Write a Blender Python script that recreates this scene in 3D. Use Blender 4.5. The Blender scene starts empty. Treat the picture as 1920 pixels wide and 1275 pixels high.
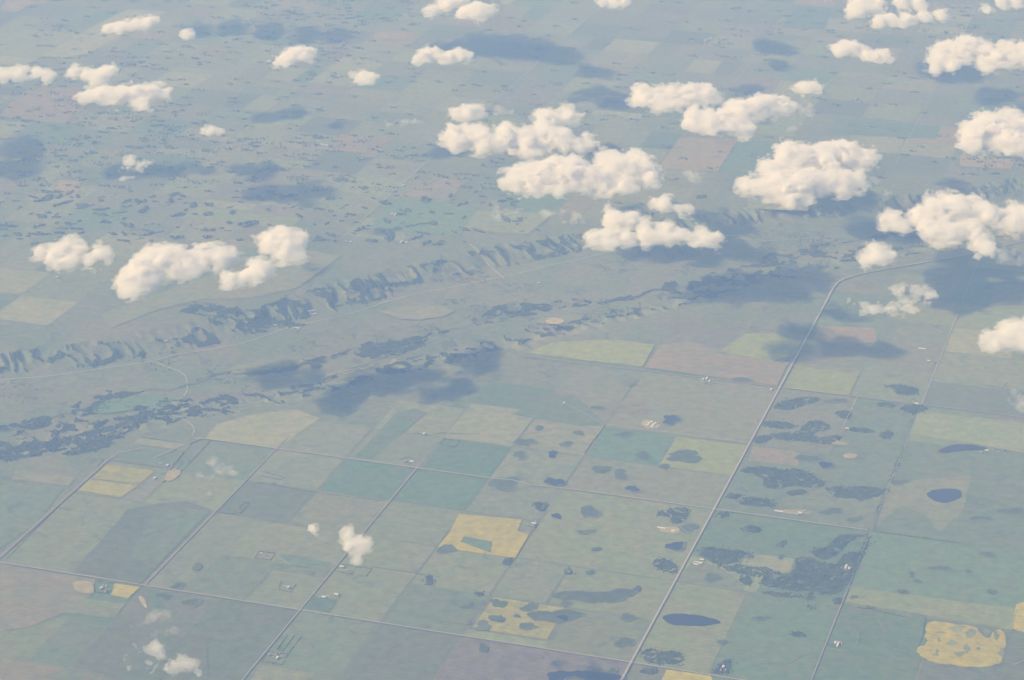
import bpy, math, numpy as np
from mathutils import Matrix, Vector

# ------------------------------------------------------------------ camera
sc = bpy.context.scene
COL = sc.collection
F, PIT, ROLL, YAW = 4486.68, 0.395453, -0.0042284, -0.3132263     # surveyed from the section roads (1 mile apart)
CAM = np.array([7998.8, -18198.15, 11001.5])
fw = np.array([math.sin(YAW)*math.cos(PIT), math.cos(YAW)*math.cos(PIT), -math.sin(PIT)])
r0 = np.array([math.cos(YAW), -math.sin(YAW), 0.]); u0 = np.cross(r0, fw)
rt = r0*math.cos(ROLL)+u0*math.sin(ROLL); up = -r0*math.sin(ROLL)+u0*math.cos(ROLL)
cd = bpy.data.cameras.new('camera'); co = bpy.data.objects.new('camera', cd); COL.objects.link(co)
cd.sensor_width = 36; cd.lens = 36*F/1920; cd.clip_start = 10; cd.clip_end = 500000
M = np.eye(4); M[:3, 0] = rt; M[:3, 1] = up; M[:3, 2] = -fw; M[:3, 3] = CAM
co.matrix_world = Matrix(M.tolist()); sc.camera = co

# ------------------------------------------------------------------ sky, sun, exposure
S = np.array([-1.35, -0.56, 1.0]); S /= np.linalg.norm(S)          # towards the sun
w = bpy.data.worlds.new('World'); sc.world = w; w.use_nodes = True
nt = w.node_tree; sky = nt.nodes.new('ShaderNodeTexSky'); sky.sky_type = 'NISHITA'; sky.sun_disc = False
sky.sun_elevation = math.asin(S[2]); sky.sun_rotation = math.atan2(S[0], S[1])
nt.links.new(sky.outputs[0], nt.nodes['Background'].inputs[0]); nt.nodes['Background'].inputs[1].default_value = 0.055
sd = bpy.data.lights.new('sun', 'SUN'); so = bpy.data.objects.new('sun', sd); COL.objects.link(so)
sd.energy = 4.0; sd.angle = math.radians(0.5); sd.color = (1, .842, .685)
so.rotation_euler = Vector((-S[0], -S[1], -S[2])).to_track_quat('-Z', 'Y').to_euler()
vs = sc.view_settings
vs.view_transform = 'Standard'; vs.look = 'None'; vs.exposure = 0.67; vs.gamma = 1; vs.use_curve_mapping = False
cy = sc.cycles
cy.volume_bounces = 7; cy.max_bounces = 14; cy.transparent_max_bounces = 128; cy.use_denoising = True

# ------------------------------------------------------------------ helpers
MI = 1609.344
rng = np.random.default_rng(7)
TAB = np.random.default_rng(1).random((64, 64, 64)).astype(np.float32)

def G(px, py, z=0.0):
    """point of the ground (or of the level z) seen at a place of the 1920-wide photograph"""
    d = fw+rt*(px-960)/F-up*(py-637.5)/F
    return CAM+d*((z-CAM[2])/d[2])

def Gs(pts, z=0.0): return np.array([G(x, y, z)[:2] for x, y in pts])
def Z(ox, oy, s, pts): return [(ox+x/s, oy+y/s) for x, y in pts]
def uvbox(u0_, u1, v0, v1): return np.array([(u0_, v0), (u1, v0), (u1, v1), (u0_, v1)])*MI

TABR = TAB.ravel()
def vn(P):
    """value noise, one cell per unit"""
    P = np.asarray(P, np.float32); I = np.floor(P); f = P-I; f *= f*(3-2*f); I = I.astype(np.int32) & 63; J = (I+1) & 63
    x0, x1, y0, y1, z0, z1 = I[..., 0]*4096, J[..., 0]*4096, I[..., 1]*64, J[..., 1]*64, I[..., 2], J[..., 2]; fx, fy, fz = f[..., 0], f[..., 1], f[..., 2]
    def row(q):
        a_ = TABR.take(q+z0); return a_+(TABR.take(q+z1)-a_)*fz
    a_, b_ = row(x0+y0), row(x0+y1); c_, d_ = row(x1+y0), row(x1+y1)
    a_ += (b_-a_)*fy; c_ += (d_-c_)*fy
    return a_+(c_-a_)*fx

def fbm(P, o=4, g=.55):
    s = 0; a = .5
    for i in range(o): s = s+a*(vn(P*2**i+i*17.3)-.5)*2; a *= g
    return s

def fbm2(x, y, o=4):
    return fbm(np.stack([x, y, np.zeros_like(x)+3.7], -1), o)

def me_fast(name, V, Fc, mat):
    """mesh from equal-sided faces"""
    V = np.asarray(V, np.float32); Fc = np.asarray(Fc, np.int32); k = Fc.shape[1]
    me = bpy.data.meshes.new(name)
    me.vertices.add(len(V)); me.vertices.foreach_set('co', V.ravel())
    me.loops.add(Fc.size); me.loops.foreach_set('vertex_index', Fc.ravel())
    me.polygons.add(len(Fc)); me.polygons.foreach_set('loop_start', np.arange(0, Fc.size, k, dtype=np.int32))
    me.update(calc_edges=True)
    if mat: me.materials.append(mat)
    return me

def link(name, me, parent=None, loc=None, rz=0.0):
    o = bpy.data.objects.new(name, me); COL.objects.link(o)
    if parent: o.parent = parent
    if loc is not None: o.location = tuple(float(c) for c in loc)
    if rz: o.rotation_euler = (0, 0, rz)
    return o

def tag(o, label=None, cat=None, group=None, kind=None):
    if label: o['label'] = label
    if cat: o['category'] = cat
    if group: o['group'] = group
    if kind: o['kind'] = kind
    return o

def chaikin(p, n=2):
    p = np.asarray(p, float)
    for _ in range(n):
        q = np.roll(p, -1, 0); p = np.stack([p*.75+q*.25, p*.25+q*.75], 1).reshape(-1, 2)
    return p

def rough(p, amp, step=25.0):
    """resample a closed ground outline and push it in and out a little"""
    p = np.asarray(p, float); q = np.roll(p, -1, 0); out = []
    for a, b in zip(p, q):
        n = max(1, int(np.hypot(*(b-a))/step)); out += [a+(b-a)*i/n for i in range(n)]
    out = np.array(out); d = np.roll(out, -1, 0)-np.roll(out, 1, 0); L = np.hypot(d[:, 0], d[:, 1])+1e-9
    nrm = np.stack([d[:, 1], -d[:, 0]], 1)/L[:, None]
    return out+nrm*((fbm2(out[:, 0]/75, out[:, 1]/75, 2)+.7*fbm2(out[:, 0]/28+9, out[:, 1]/28, 2))*amp)[:, None]

def inside(P, poly):
    x, y = P[:, 0], P[:, 1]; r = np.zeros(len(P), bool); q = np.roll(poly, -1, 0)
    for (x0, y0), (x1, y1) in zip(poly, q):
        if y0 == y1: continue
        c = ((y0 > y) != (y1 > y)) & (x < (x1-x0)*(y-y0)/(y1-y0)+x0); r ^= c
    return r

def sheet(name, poly, z, mat, **t):
    poly = np.asarray(poly, float); c = poly.mean(0)
    me = bpy.data.meshes.new(name)
    me.from_pydata([(float(x-c[0]), float(y-c[1]), 0.0) for x, y in poly], [], [list(range(len(poly)))]); me.update()
    if len(me.polygons) and me.polygons[0].normal.z < 0:
        me.flip_normals()
    me.materials.append(mat)
    return tag(link(name, me, loc=(c[0], c[1], z)), **t)

# ------------------------------------------------------------------ materials
def N(t, typ, **kw):
    n = t.nodes.new(typ)
    for k, v in kw.items():
        if k.startswith('i_'): n.inputs[k[2:].replace('_', ' ')].default_value = v
        else: setattr(n, k, v)
    return n

def soil(name, c1, c2, c3=None, big=460., small=105., stripe=0.0, spot=0.0, spotc=(.3, .27, .2), ang=0.0, rgh=.95):
    """crop or bare ground: broad drifts between c1 and c2, finer mottling, seeding lines, sparse spots of c3"""
    m = bpy.data.materials.new(name); m.use_nodes = True; t = m.node_tree; b = t.nodes['Principled BSDF']
    b.inputs['Roughness'].default_value = rgh; b.inputs['Specular IOR Level'].default_value = .1
    g = N(t, 'ShaderNodeNewGeometry'); oi = N(t, 'ShaderNodeObjectInfo')
    mp = N(t, 'ShaderNodeMapping'); mp.inputs['Rotation'].default_value = (0, 0, ang)
    t.links.new(g.outputs['Position'], mp.inputs['Vector'])
    def noise(sc_, det, rough_=.6, dist=0.0):
        n = N(t, 'ShaderNodeTexNoise'); n.inputs['Scale'].default_value = 1.0/sc_; n.inputs['Detail'].default_value = det
        n.inputs['Roughness'].default_value = rough_; n.inputs['Distortion'].default_value = dist
        t.links.new(mp.outputs[0], n.inputs['Vector']); return n
    def mapr(s, a, b_, lo=0., hi=1.):
        r = N(t, 'ShaderNodeMapRange'); r.inputs['From Min'].default_value = a; r.inputs['From Max'].default_value = b_
        r.inputs['To Min'].default_value = lo; r.inputs['To Max'].default_value = hi; t.links.new(s, r.inputs['Value']); return r.outputs[0]
    def mix(f, a, b_, mode='MIX'):
        x = N(t, 'ShaderNodeMix', data_type='RGBA', blend_type=mode)
        for i, v in ((6, a), (7, b_)):
            if isinstance(v, tuple): x.inputs[i].default_value = (*v, 1)
            else: t.links.new(v, x.inputs[i])
        if isinstance(f, float): x.inputs[0].default_value = f
        else: t.links.new(f, x.inputs[0])
        return x.outputs[2]
    c = mix(mapr(noise(big, 5, .62, .6).outputs[0], .38, .62), c1, c2)
    v = mapr(noise(small, 4, .65).outputs[0], .3, .7, .78, 1.22)
    cv = N(t, 'ShaderNodeCombineXYZ')
    for i in range(3): t.links.new(v, cv.inputs[i])
    c = mix(1.0, c, cv.outputs[0], 'MULTIPLY')
    rv = mapr(oi.outputs['Random'], 0, 1, .9, 1.1); rc = N(t, 'ShaderNodeCombineXYZ')
    for i in range(3): t.links.new(rv, rc.inputs[i])
    c = mix(1.0, c, rc.outputs[0], 'MULTIPLY')
    if stripe:
        wv = N(t, 'ShaderNodeTexWave'); wv.wave_type = 'BANDS'; wv.bands_direction = 'Y'
        wv.inputs['Scale'].default_value = 1/190.; wv.inputs['Distortion'].default_value = 1.2; wv.inputs['Detail'].default_value = 3; wv.inputs['Detail Scale'].default_value = .6
        t.links.new(mp.outputs[0], wv.inputs['Vector'])
        sv = mapr(wv.outputs['Fac'], 0, 1, 1-stripe, 1+stripe); s3 = N(t, 'ShaderNodeCombineXYZ')
        for i in range(3): t.links.new(sv, s3.inputs[i])
        c = mix(1.0, c, s3.outputs[0], 'MULTIPLY')
    if c3:
        c = mix(mapr(noise(230, 4, .55, 1.2).outputs[0], .60, .68), c, c3)
    if spot:
        c = mix(mapr(noise(95, 3, .5, 1.5).outputs[0], .66-.06*spot, .72-.06*spot), c, spotc)
    t.links.new(c, b.inputs['Base Color'])
    return m

def plain(name, c, rgh=.8, metal=0.0):
    m = bpy.data.materials.new(name); m.use_nodes = True; t = m.node_tree; b = t.nodes['Principled BSDF']
    b.inputs['Roughness'].default_value = rgh; b.inputs['Metallic'].default_value = metal
    n = N(t, 'ShaderNodeTexNoise'); n.inputs['Scale'].default_value = .08; n.inputs['Detail'].default_value = 4
    g = N(t, 'ShaderNodeNewGeometry'); t.links.new(g.outputs['Position'], n.inputs['Vector'])
    r = N(t, 'ShaderNodeMapRange'); r.inputs['To Min'].default_value = .8; r.inputs['To Max'].default_value = 1.2; t.links.new(n.outputs[0], r.inputs[0])
    x = N(t, 'ShaderNodeMix', data_type='RGBA', blend_type='MULTIPLY'); x.inputs[0].default_value = 1; x.inputs[6].default_value = (*c, 1)
    cv = N(t, 'ShaderNodeCombineXYZ')
    for i in range(3): t.links.new(r.outputs[0], cv.inputs[i])
    t.links.new(cv.outputs[0], x.inputs[7]); t.links.new(x.outputs[2], b.inputs['Base Color'])
    return m

def dk(c, k): return tuple(v*k for v in c)
PAL = dict(
    sage=(.190, .222, .128), sagegreen=(.200, .240, .125), sageteal=(.150, .200, .125), sageyellow=(.245, .255, .125),
    taupe=(.208, .212, .140), taupesage=(.192, .214, .132), tan=(.252, .238, .148), tanpale=(.285, .268, .160),
    pink=(.295, .226, .150), taupepink=(.250, .212, .150), mauve=(.205, .185, .158), greyteal=(.135, .168, .120),
    deepteal=(.105, .172, .112), darkteal=(.095, .140, .102), teal=(.110, .165, .105), tealgreen=(.130, .200, .115),
    yellowgreen=(.270, .285, .085), canola=(.42, .345, .030), canolapale=(.335, .300, .060), sand=(.40, .32, .21), marsh=(.098, .118, .088))
PAL = {k: (c[0]*.91, c[1]*.98, c[2]*.70) for k, c in PAL.items()}
for k in ('deepteal', 'teal'): PAL[k] = tuple(v*1.12 for v in PAL[k])
MAT = {}
for k, c in PAL.items():
    c2 = (c[0]*1.14, c[1]*.97, c[2]*1.02) if k in ('sage', 'sageteal', 'tealgreen', 'greyteal', 'deepteal', 'teal', 'sagegreen', 'taupesage') else (c[0]*.84, c[1]*.97, c[2]*.98)
    if k in ('canola', 'canolapale', 'yellowgreen'): c2 = (c[0]*.92, c[1]*.96, c[2]*1.2)
    MAT[k] = soil('crop_'+k, c, c2, c3={'sage': (.120, .165, .085), 'taupe': (.145, .170, .10), 'sageteal': (.10, .148, .082), 'tan': (.17, .185, .105), 'canola': (.25, .25, .045), 'canolapale': (.2, .23, .06), 'pink': (.19, .175, .11)}.get(k), stripe=.04 if k not in ('sand', 'marsh') else 0, spot={'tealgreen': .75, 'sageteal': .55, 'sagegreen': .35, 'greyteal': .3, 'taupesage': .25}.get(k, 0.),
                  spotc=(.19, .15, .12), ang=.02)
MAT['mauvemix'] = soil('crop_mauvemix', (.165, .155, .125), (.198, .185, .135), c3=(.115, .12, .10), big=300, stripe=.05)
MAT['pasture'] = soil('pasture', (.146, .186, .098), (.185, .190, .112), c3=(.12, .15, .09), big=420, small=80)
MAT['mix'] = soil('rough_grass', (.16, .190, .10), (.21, .205, .122), c3=(.12, .15, .09), big=240, small=50, spot=.5)
M_ground = soil('prairie_ground', (.130, .174, .080), (.182, .188, .096), c3=(.098, .132, .078), big=900, small=90, spot=.5, spotc=(.20, .175, .135))
M_road = soil('gravel', (.37, .375, .32), (.41, .41, .35), big=200, small=20)
M_verge = soil('verge', (.225, .205, .160), (.20, .19, .148), big=200, small=30)
M_water = plain('pond_water', (.018, .026, .045), .12)
M_tree = soil('leaf_canopy', (.044, .072, .040), (.104, .142, .066), big=70, small=14)
M_bark = plain('bark', (.10, .075, .05), .9)
M_white = plain('white_paint', (.68, .68, .66), .45)
M_steel = plain('galvanised_steel', (.48, .50, .52), .35, .3)
M_red = plain('red_paint', (.38, .085, .06), .6)
M_tin = plain('weathered_tin', (.45, .43, .40), .5)
M_shingle = plain('brown_shingle', (.16, .12, .10), .8)

# ------------------------------------------------------------------ terrain: plateau cut by a broad valley
R2 = math.sqrt(.5); DEP = 100.0
def sn(x, y): return (x+y)*R2, (y-x)*R2
def line_sn(px, z):
    p = Gs(px, z); s, n = sn(p[:, 0], p[:, 1]); i = np.argsort(s); return s[i], n[i]
RN = line_sn([(-160, 672), (0, 655), (180, 632), (330, 600), (440, 580), (520, 552), (600, 528), (760, 492), (930, 452), (1090, 432), (1330, 392), (1530, 384), (1800, 350)], 0)
TN = line_sn([(-160, 705), (0, 700), (220, 680), (430, 640), (560, 598), (720, 556), (920, 506), (1160, 452), (1330, 425), (1530, 408), (1800, 380)], -DEP)
TS = line_sn([(-160, 850), (0, 820), (150, 790), (290, 755), (430, 745), (570, 725), (700, 690), (860, 655), (1060, 610), (1200, 572), (1400, 520), (1560, 478), (1800, 430)], -DEP)
RS = line_sn([(-160, 905), (0, 880), (150, 850), (290, 812), (420, 785), (570, 762), (760, 712), (960, 662), (1180, 608), (1400, 552), (1560, 520), (1800, 470)], 0)

def gul(s, n, lam, seed):
    wx = s+70*fbm2(s/300+seed, n/300, 3)+190*fbm2(s/900+seed, n/700, 2)
    r = vn(np.stack([wx/lam+seed, n/330., np.zeros_like(s)+seed], -1))
    r2 = vn(np.stack([wx/(lam*.45)+seed*2, n/150., np.zeros_like(s)+seed], -1))
    k_ = .75+.9*vn(np.stack([s/650.+seed, n/900., np.zeros_like(s)], -1))
    return ((np.abs(r-.5)*2)*1.2+.5*np.abs(r2-.5)*2-.75)*np.clip(k_, .5, 1.5)        # >0 spur, <0 gully

def terrain(x, y, full=False):
    s, n = sn(x, y)
    gN, gS = gul(s, n, 135., 2.3), gul(s, n, 190., 7.9)
    rn, tn = np.interp(s, *RN), np.interp(s, *TN); rs, ts = np.interp(s, *RS), np.interp(s, *TS)
    wN = np.maximum(rn-tn, 250.); wS = np.maximum(ts-rs, 250.)
    aN = np.clip((n-tn+0*s-gN*165)/wN, 0, 1); aS = np.clip((ts-n-gS*170)/wS, 0, 1)
    sm = lambda a: a*a*(3-2*a)
    fade = np.clip((s+9000)/6000, 0, 1)*np.clip((26000-s)/9000, 0, 1)
    inv_ = (n < rn+260) & (n > rs-230)
    floor_ = -DEP+6*fbm2(x/260, y/260, 4)
    t_ = np.maximum(sm(aN), sm(aS)); h = floor_*(1-t_)*fade
    h = np.where((n > rn+400) | (n < rs-400), 0, h)
    h = np.minimum(h, 0.0)
    h = np.where(inv_, h, np.where(h < -.5, h, 0))
    if full: return h, aN, aS, gN, gS, s, n
    return h

def axis(lo, hi, f0, f1, st, grow=1.35):
    a = list(np.arange(f0, f1+.1, st)); d = st
    while a[-1] < hi: d *= grow; a.append(a[-1]+d)
    d = st
    while a[0] > lo: d *= grow; a.insert(0, a[0]-d)
    return np.array(a)
As = axis(-70000, 110000, -2600, 15500, 18.); An = axis(-80000, 110000, 3900, 8700, 17.)
SS, NN = np.meshgrid(As, An, indexing='ij')
GX, GY = (SS-NN)*R2, (SS+NN)*R2
GZ = terrain(GX.ravel(), GY.ravel()).reshape(GX.shape)
V = np.stack([GX, GY, GZ], -1).reshape(-1, 3); na, nb = len(As), len(An)
I = np.arange(na*nb).reshape(na, nb)
Q = np.stack([I[:-1, :-1], I[1:, :-1], I[1:, 1:], I[:-1, 1:]], -1).reshape(-1, 4)
ge = me_fast('ground', V, Q, M_ground); ge.polygons.foreach_set('use_smooth', np.ones(len(Q), bool))
tag(link('ground', ge), kind='structure')

def in_valley(P):
    s, n = sn(P[:, 0], P[:, 1])
    return (n < np.interp(s, *RN)+150) & (n > np.interp(s, *RS)-150) & (s > -9000) & (s < 26000)

# ------------------------------------------------------------------ fields
FZ = [0]
def field(key, poly, z, label=None, rnd=0.0):
    if z >= 2: FZ[0] += 1; z = z+.03*FZ[0]
    poly = np.asarray(poly, float)
    if rnd: poly = rough(poly, rnd)
    o = sheet('field', poly, z, MAT[key]); tag(o, kind='structure', label=label)
    return o
def fpx(key, pts, z=3.0, rnd=6.0, label=None, smooth=0):
    p = np.array(pts, float)
    if smooth: p = chaikin(p, smooth)
    return field(key, Gs(p), z, label, rnd)

# quarter sections beyond the surveyed ones
names = ['sage', 'sageteal', 'taupesage', 'taupe', 'greyteal', 'tan', 'sagegreen', 'mauve', 'pasture', 'tanpale', 'taupepink', 'teal']
wts = np.array([.15, .16, .10, .10, .08, .09, .12, .03, .05, .05, .04, .06]); wts /= wts.sum()
sl = 8.0
for iu in range(-30, 17):
    for iv in range(-6, 36):
        if (iu+iv) % 2 and rng.random() < .28: continue
        u, v = iu*.5-.08*(iv > 11), iv*.5
        c = np.array([(u+.25)*MI, (v+.25)*MI])
        d = np.array([c[0], c[1], 0])-CAM; zc = d@fw; px = 960+F*(d@rt)/zc; py = 637.5-F*(d@up)/zc
        if not (-170 < px < 2090 and -120 < py < 1420): continue
        b = uvbox(u, u+.5, v, v+.5)
        if in_valley(np.vstack([b, b.mean(0)])).any(): continue
        k = names[rng.choice(len(names), p=wts)]
        if rng.random() < .3:      # split in two strips
            f_ = rng.uniform(.3, .7); k2 = names[rng.choice(len(names), p=wts)]
            if rng.random() < .5: ab = ((u, u+.5*f_, v, v+.5), (u+.5*f_, u+.5, v, v+.5))
            else: ab = ((u, u+.5, v, v+.5*f_), (u, u+.5, v+.5*f_, v+.5))
            for kk, q in ((k, ab[0]), (k2, ab[1])): field(kk, uvbox(q[0]+.006, q[1]-.006, q[2]+.006, q[3]-.006), 1.0)
        else: field(k, uvbox(u+.006, u+.494, v+.006, v+.494), 1.0)

# surveyed fields on the near plateau (miles: u east, v north)
for k, *q in [
    ('pasture', -1.0, -.5, -1, 0), ('greyteal', -.5, 0, -1.2, 0), ('sageteal', 0, .5, -1, 0), ('greyteal', .5, 1, -1, 0), ('mauvemix', 1, 2, -.8, 0),
    ('sage', -2, -1.5, 0, 1), ('pasture', -2, -1.5, 1, 1.5), ('taupe', -1, -.72, 0, 1.5), ('sage', -.72, 0, .5, 1), ('sageteal', -.72, -.35, 0, .5), ('taupe', -.35, 0, 0, .42),
    ('sage', 0, .5, 0, 1), ('sageteal', .5, 1, 0, .5), ('sage', .5, 1, .5, 1), ('taupe', 1, 1.35, .5, 1), ('sagegreen', 1.35, 2, .5, 1), ('sage', 1.5, 2, 0, .5),
    ('canolapale', 1.02, 1.48, .1, .5), ('sageyellow', 1, 1.5, 0, .095), ('taupe', -1, -.5, 1.5, 2), ('greyteal', -1, -.5, 1, 1.5), ('tan', -.5, 0, 1, 1.5),
    ('deepteal', -.5, -.01, 1.5, 2), ('deepteal', .01, .5, 1.5, 2), ('sage', 0, .5, 1, 1.5), ('taupe', .5, 1, 1.5, 2), ('sage', .5, 1, 1, 1.5), ('sagegreen', 1, 2, 1, 2),
    ('deepteal', .02, .5, 2, 2.5), ('taupe', .5, 1, 2, 2.5), ('tan', .5, 1, 2.5, 3), ('deepteal', 1, 1.5, 2.5, 3), ('yellowgreen', 1.5, 2, 2.5, 3), ('taupesage', 1, 2, 2, 2.5),
    ('taupe', -1, -.5, 2, 2.5), ('sage', -.5, 0, 2, 2.5), ('taupesage', 1, 2, 3, 4), ('taupesage', .5, 1, 3, 3.8), ('tan', 0, .5, 2.5, 3.1),
    ('taupesage', 2, 2.55, 3, 4), ('sageteal', 2.55, 3, 3, 4), ('yellowgreen', 2.02, 2.5, 4, 4.42), ('sage', 2.5, 3, 4, 4.6), ('sageteal', 2, 3, 2, 3), ('tealgreen', 2, 3, 1, 2),
    ('sagegreen', 2, 2.45, 0, 1), ('tealgreen', 2.45, 3, -.2, 1), ('tealgreen', 3, 4.2, 1.2, 2), ('tealgreen', 3, 3.55, -.2, 1), ('greyteal', 3.55, 4.4, -.2, 1), ('sageteal', 3, 4, 2, 3.4),
    ('greyteal', 3, 4.2, 4, 4.45), ('sage', 3, 4.2, 4.45, 5), ('taupesage', 2.6, 3, 4.6, 5.4), ('sageyellow', 2, 2.5, 1, 1.35)]:
    field(k, uvbox(q[0]+.008, q[1]-.008, q[2]+.008, q[3]-.008), 2.0, rnd=2.5)

Z1, Z5, Z8, Z9, Z6 = (0, 780, 3.983), (0, 955, 3.983), (640, 850, 3), (1280, 850, 3), (1280, 425, 3)
for k, pts in [
    ('taupepink', [(0, 1060), (180, 1087), (170, 1118), (120, 1150), (50, 1178), (0, 1185)]), ('sage', [(150, 1122), (235, 1133), (215, 1160), (120, 1150)]),
    ('greyteal', [(226, 1151), (241, 1176), (327, 1194), (387, 1206), (392, 1280), (250, 1280), (135, 1250)]),
    ('teal', [(277, 1104), (292, 1107), (300, 1122), (317, 1147), (290, 1150), (276, 1130)]),
    ('greyteal', [(140, 1072), (265, 1094), (398, 957), (350, 940), (300, 945), (240, 955)]),
    ('sageteal', [(290, 960), (330, 952), (392, 956), (300, 1052), (240, 1050)]),
    ('teal', [(522, 1038), (620, 1056), (613, 1067), (545, 1060)]), ('tan', [(505, 1010), (600, 1030), (592, 1048), (500, 1035)]),
    ('teal', [(588, 1113), (610, 1123), (632, 1125), (617, 1149), (572, 1141)]), ('tan', [(490, 1247), (590, 1262), (570, 1290), (465, 1285)]),
    ('tealgreen', [(743, 775), (775, 766), (800, 775), (695, 862), (666, 857)]), ('tanpale', [(385, 822), (405, 797), (470, 778), (555, 768), (600, 785), (520, 842)]),
    ('sageteal', [(243, 836), (345, 849), (320, 880), (200, 862)]), ('tanpale', [(262, 822), (358, 834), (348, 846), (250, 832)]),
    ('sageteal', [(0, 900), (120, 916), (70, 980), (0, 1030)]), ('tan', [(30, 880), (142, 896), (130, 912), (20, 900)]),
    ('pink', [(1412, 838), (1500, 848), (1497, 875), (1460, 870), (1402, 864)]),
    ('taupe', [(1510, 915), (1545, 917), (1600, 935), (1655, 925), (1635, 990), (1560, 985), (1470, 950)]),
    ('tanpale', [(1400, 1038), (1490, 1048), (1480, 1077), (1388, 1060)]), ('sageyellow', [(1598, 1102), (1905, 1142), (1898, 1182), (1780, 1162), (1583, 1130)]),
    ('taupesage', [(1665, 905), (1822, 892), (1805, 960), (1760, 1000), (1735, 965), (1690, 950), (1645, 985)]),
    ('sageyellow', [(1722, 771), (1930, 795), (1930, 852), (1820, 832), (1705, 814)]),
    ('taupe', [(1300, 1050), (1345, 1062), (1400, 1098), (1390, 1112), (1270, 1090)]),
    ('pink', [(1208, 689), (1237, 650), (1350, 662), (1478, 682), (1457, 724)]), ('pink', [(1540, 612), (1640, 616), (1645, 640), (1600, 648), (1520, 640)]),
    ('yellowgreen', [(1345, 660), (1400, 626), (1450, 626), (1502, 640), (1492, 666), (1450, 678)]),
    ('yellowgreen', [(985, 662), (1040, 642), (1085, 640), (1150, 637), (1228, 647), (1205, 688), (1090, 676)]),
    ('taupepink', [(1232, 648), (1290, 640), (1350, 655), (1340, 668), (1228, 668)]), ('taupepink', [(1142, 753), (1222, 761), (1211, 778), (1130, 772)]),
    ('sageteal', [(1030, 737), (1080, 742), (1133, 794), (1090, 800), (960, 778)]),
    # beyond the valley
    ('pink', [(60, 165), (150, 165), (165, 197), (125, 230), (0, 218), (20, 190)]), ('pink', [(640, 251), (738, 258), (705, 289), (615, 283)]),
    ('taupepink', [(795, 330), (875, 340), (845, 375), (745, 370)]), ('pink', [(1275, 258), (1385, 262), (1345, 322), (1235, 316)]), ('pink', [(1730, 238), (1800, 240), (1800, 272), (1708, 268)]),
    ('pink', [(1800, 290), (1905, 300), (1895, 318), (1800, 312)]), ('pink', [(1495, -5), (1570, 0), (1565, 14), (1490, 10)]), ('pink', [(705, 60), (780, 62), (770, 76), (700, 74)]),
    ('pink', [(110, 338), (150, 342), (148, 366), (100, 362)]), ('pink', [(15, -4), (75, 3), (30, 23), (0, 20)]), ('pink', [(860, 30), (905, 34), (895, 46), (850, 44)]),
    ('tanpale', [(78, 106), (190, 42), (240, 18), (315, 22), (215, 75), (150, 109)]), ('tan', [(1405, 372), (1520, 375), (1515, 396), (1400, 392)]),
    ('teal', [(1490, 10), (1560, 18), (1545, 55), (1465, 52)]), ('mauve', [(1205, 22), (1290, 30), (1255, 55), (1180, 50)]), ('tealgreen', [(60, 228), (160, 235), (130, 272), (20, 262)]),
    ('sagegreen', [(880, 395), (1040, 400), (990, 440), (830, 430)]), ('tealgreen', [(735, 375), (900, 385), (860, 445), (690, 430)]), ('tealgreen', [(1570, 222), (1765, 238), (1755, 262), (1555, 250)]),
    ('teal', [(1385, 262), (1470, 268), (1420, 330), (1345, 326)]), ('taupesage', [(545, 465), (640, 480), (560, 540), (470, 560), (380, 562), (300, 580), (210, 615), (190, 590), (330, 540)])]:
    fpx(k, pts)
for k, pts in [('deepteal', [(162, 780), (195, 752), (245, 746), (326, 745), (310, 764), (250, 771)]), ('mauve', [(338, 742), (400, 738), (480, 732), (485, 745), (420, 755), (360, 764), (343, 756)]), ('tan', [(312, 766), (330, 748), (348, 772)]),
               ('taupepink', [(835, 655), (890, 648), (960, 650), (935, 662), (860, 664)]), ('tan', [(700, 580), (820, 572), (860, 590), (760, 605)]), ('sagegreen', [(420, 690), (560, 668), (580, 684), (440, 706)]), ('tan', [(1000, 600), (1080, 588), (1100, 600), (1020, 612)])]:
    field(k, rough(chaikin(Gs(pts, -DEP), 1), 10), -DEP+10)
CAN = [('canola', Z(*Z8, [(660, 345), (1015, 375), (990, 440), (1055, 460), (980, 590), (810, 570), (540, 530), (600, 460)]), 'bright yellow canola field with a green hollow in it'),
       ('canola', [(215, 1095), (264, 1101), (240, 1123), (208, 1117)], 'small yellow canola field by the road corner beside a farmyard'),
       ('canolapale', [(200, 872), (290, 884), (262, 909), (172, 897)], 'pale yellow field, upper of two beside the wide road'),
       ('canolapale', [(168, 900), (259, 912), (226, 934), (147, 920)], 'pale yellow field, lower of two beside the wide road'),
       ('canola', [(1250, 1256), (1332, 1268), (1350, 1300), (1230, 1300)], 'yellow canola field cut by the bottom edge of the picture'),
       ('canola', [(1905, 1135), (1940, 1120), (1940, 1192), (1897, 1180)], 'yellow canola strip at the right edge of the picture')]
for k, p, l in CAN: fpx(k, p, 3.5, 5, l)
fpx('canola', [(1740, 1163), (1780, 1170), (1830, 1175), (1840, 1190), (1856, 1200), (1862, 1183), (1880, 1180), (1888, 1207), (1877, 1223), (1880, 1243), (1847, 1253), (1800, 1250), (1747, 1243), (1717, 1227), (1722, 1214), (1737, 1210), (1735, 1183)], 3.5, 26,
    'ragged yellow canola field full of grey hollows', 1)
fpx('teal', Z(*Z8, [(690, 470), (850, 500), (840, 560), (790, 545), (670, 500)]), 4.2, 5)
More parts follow.
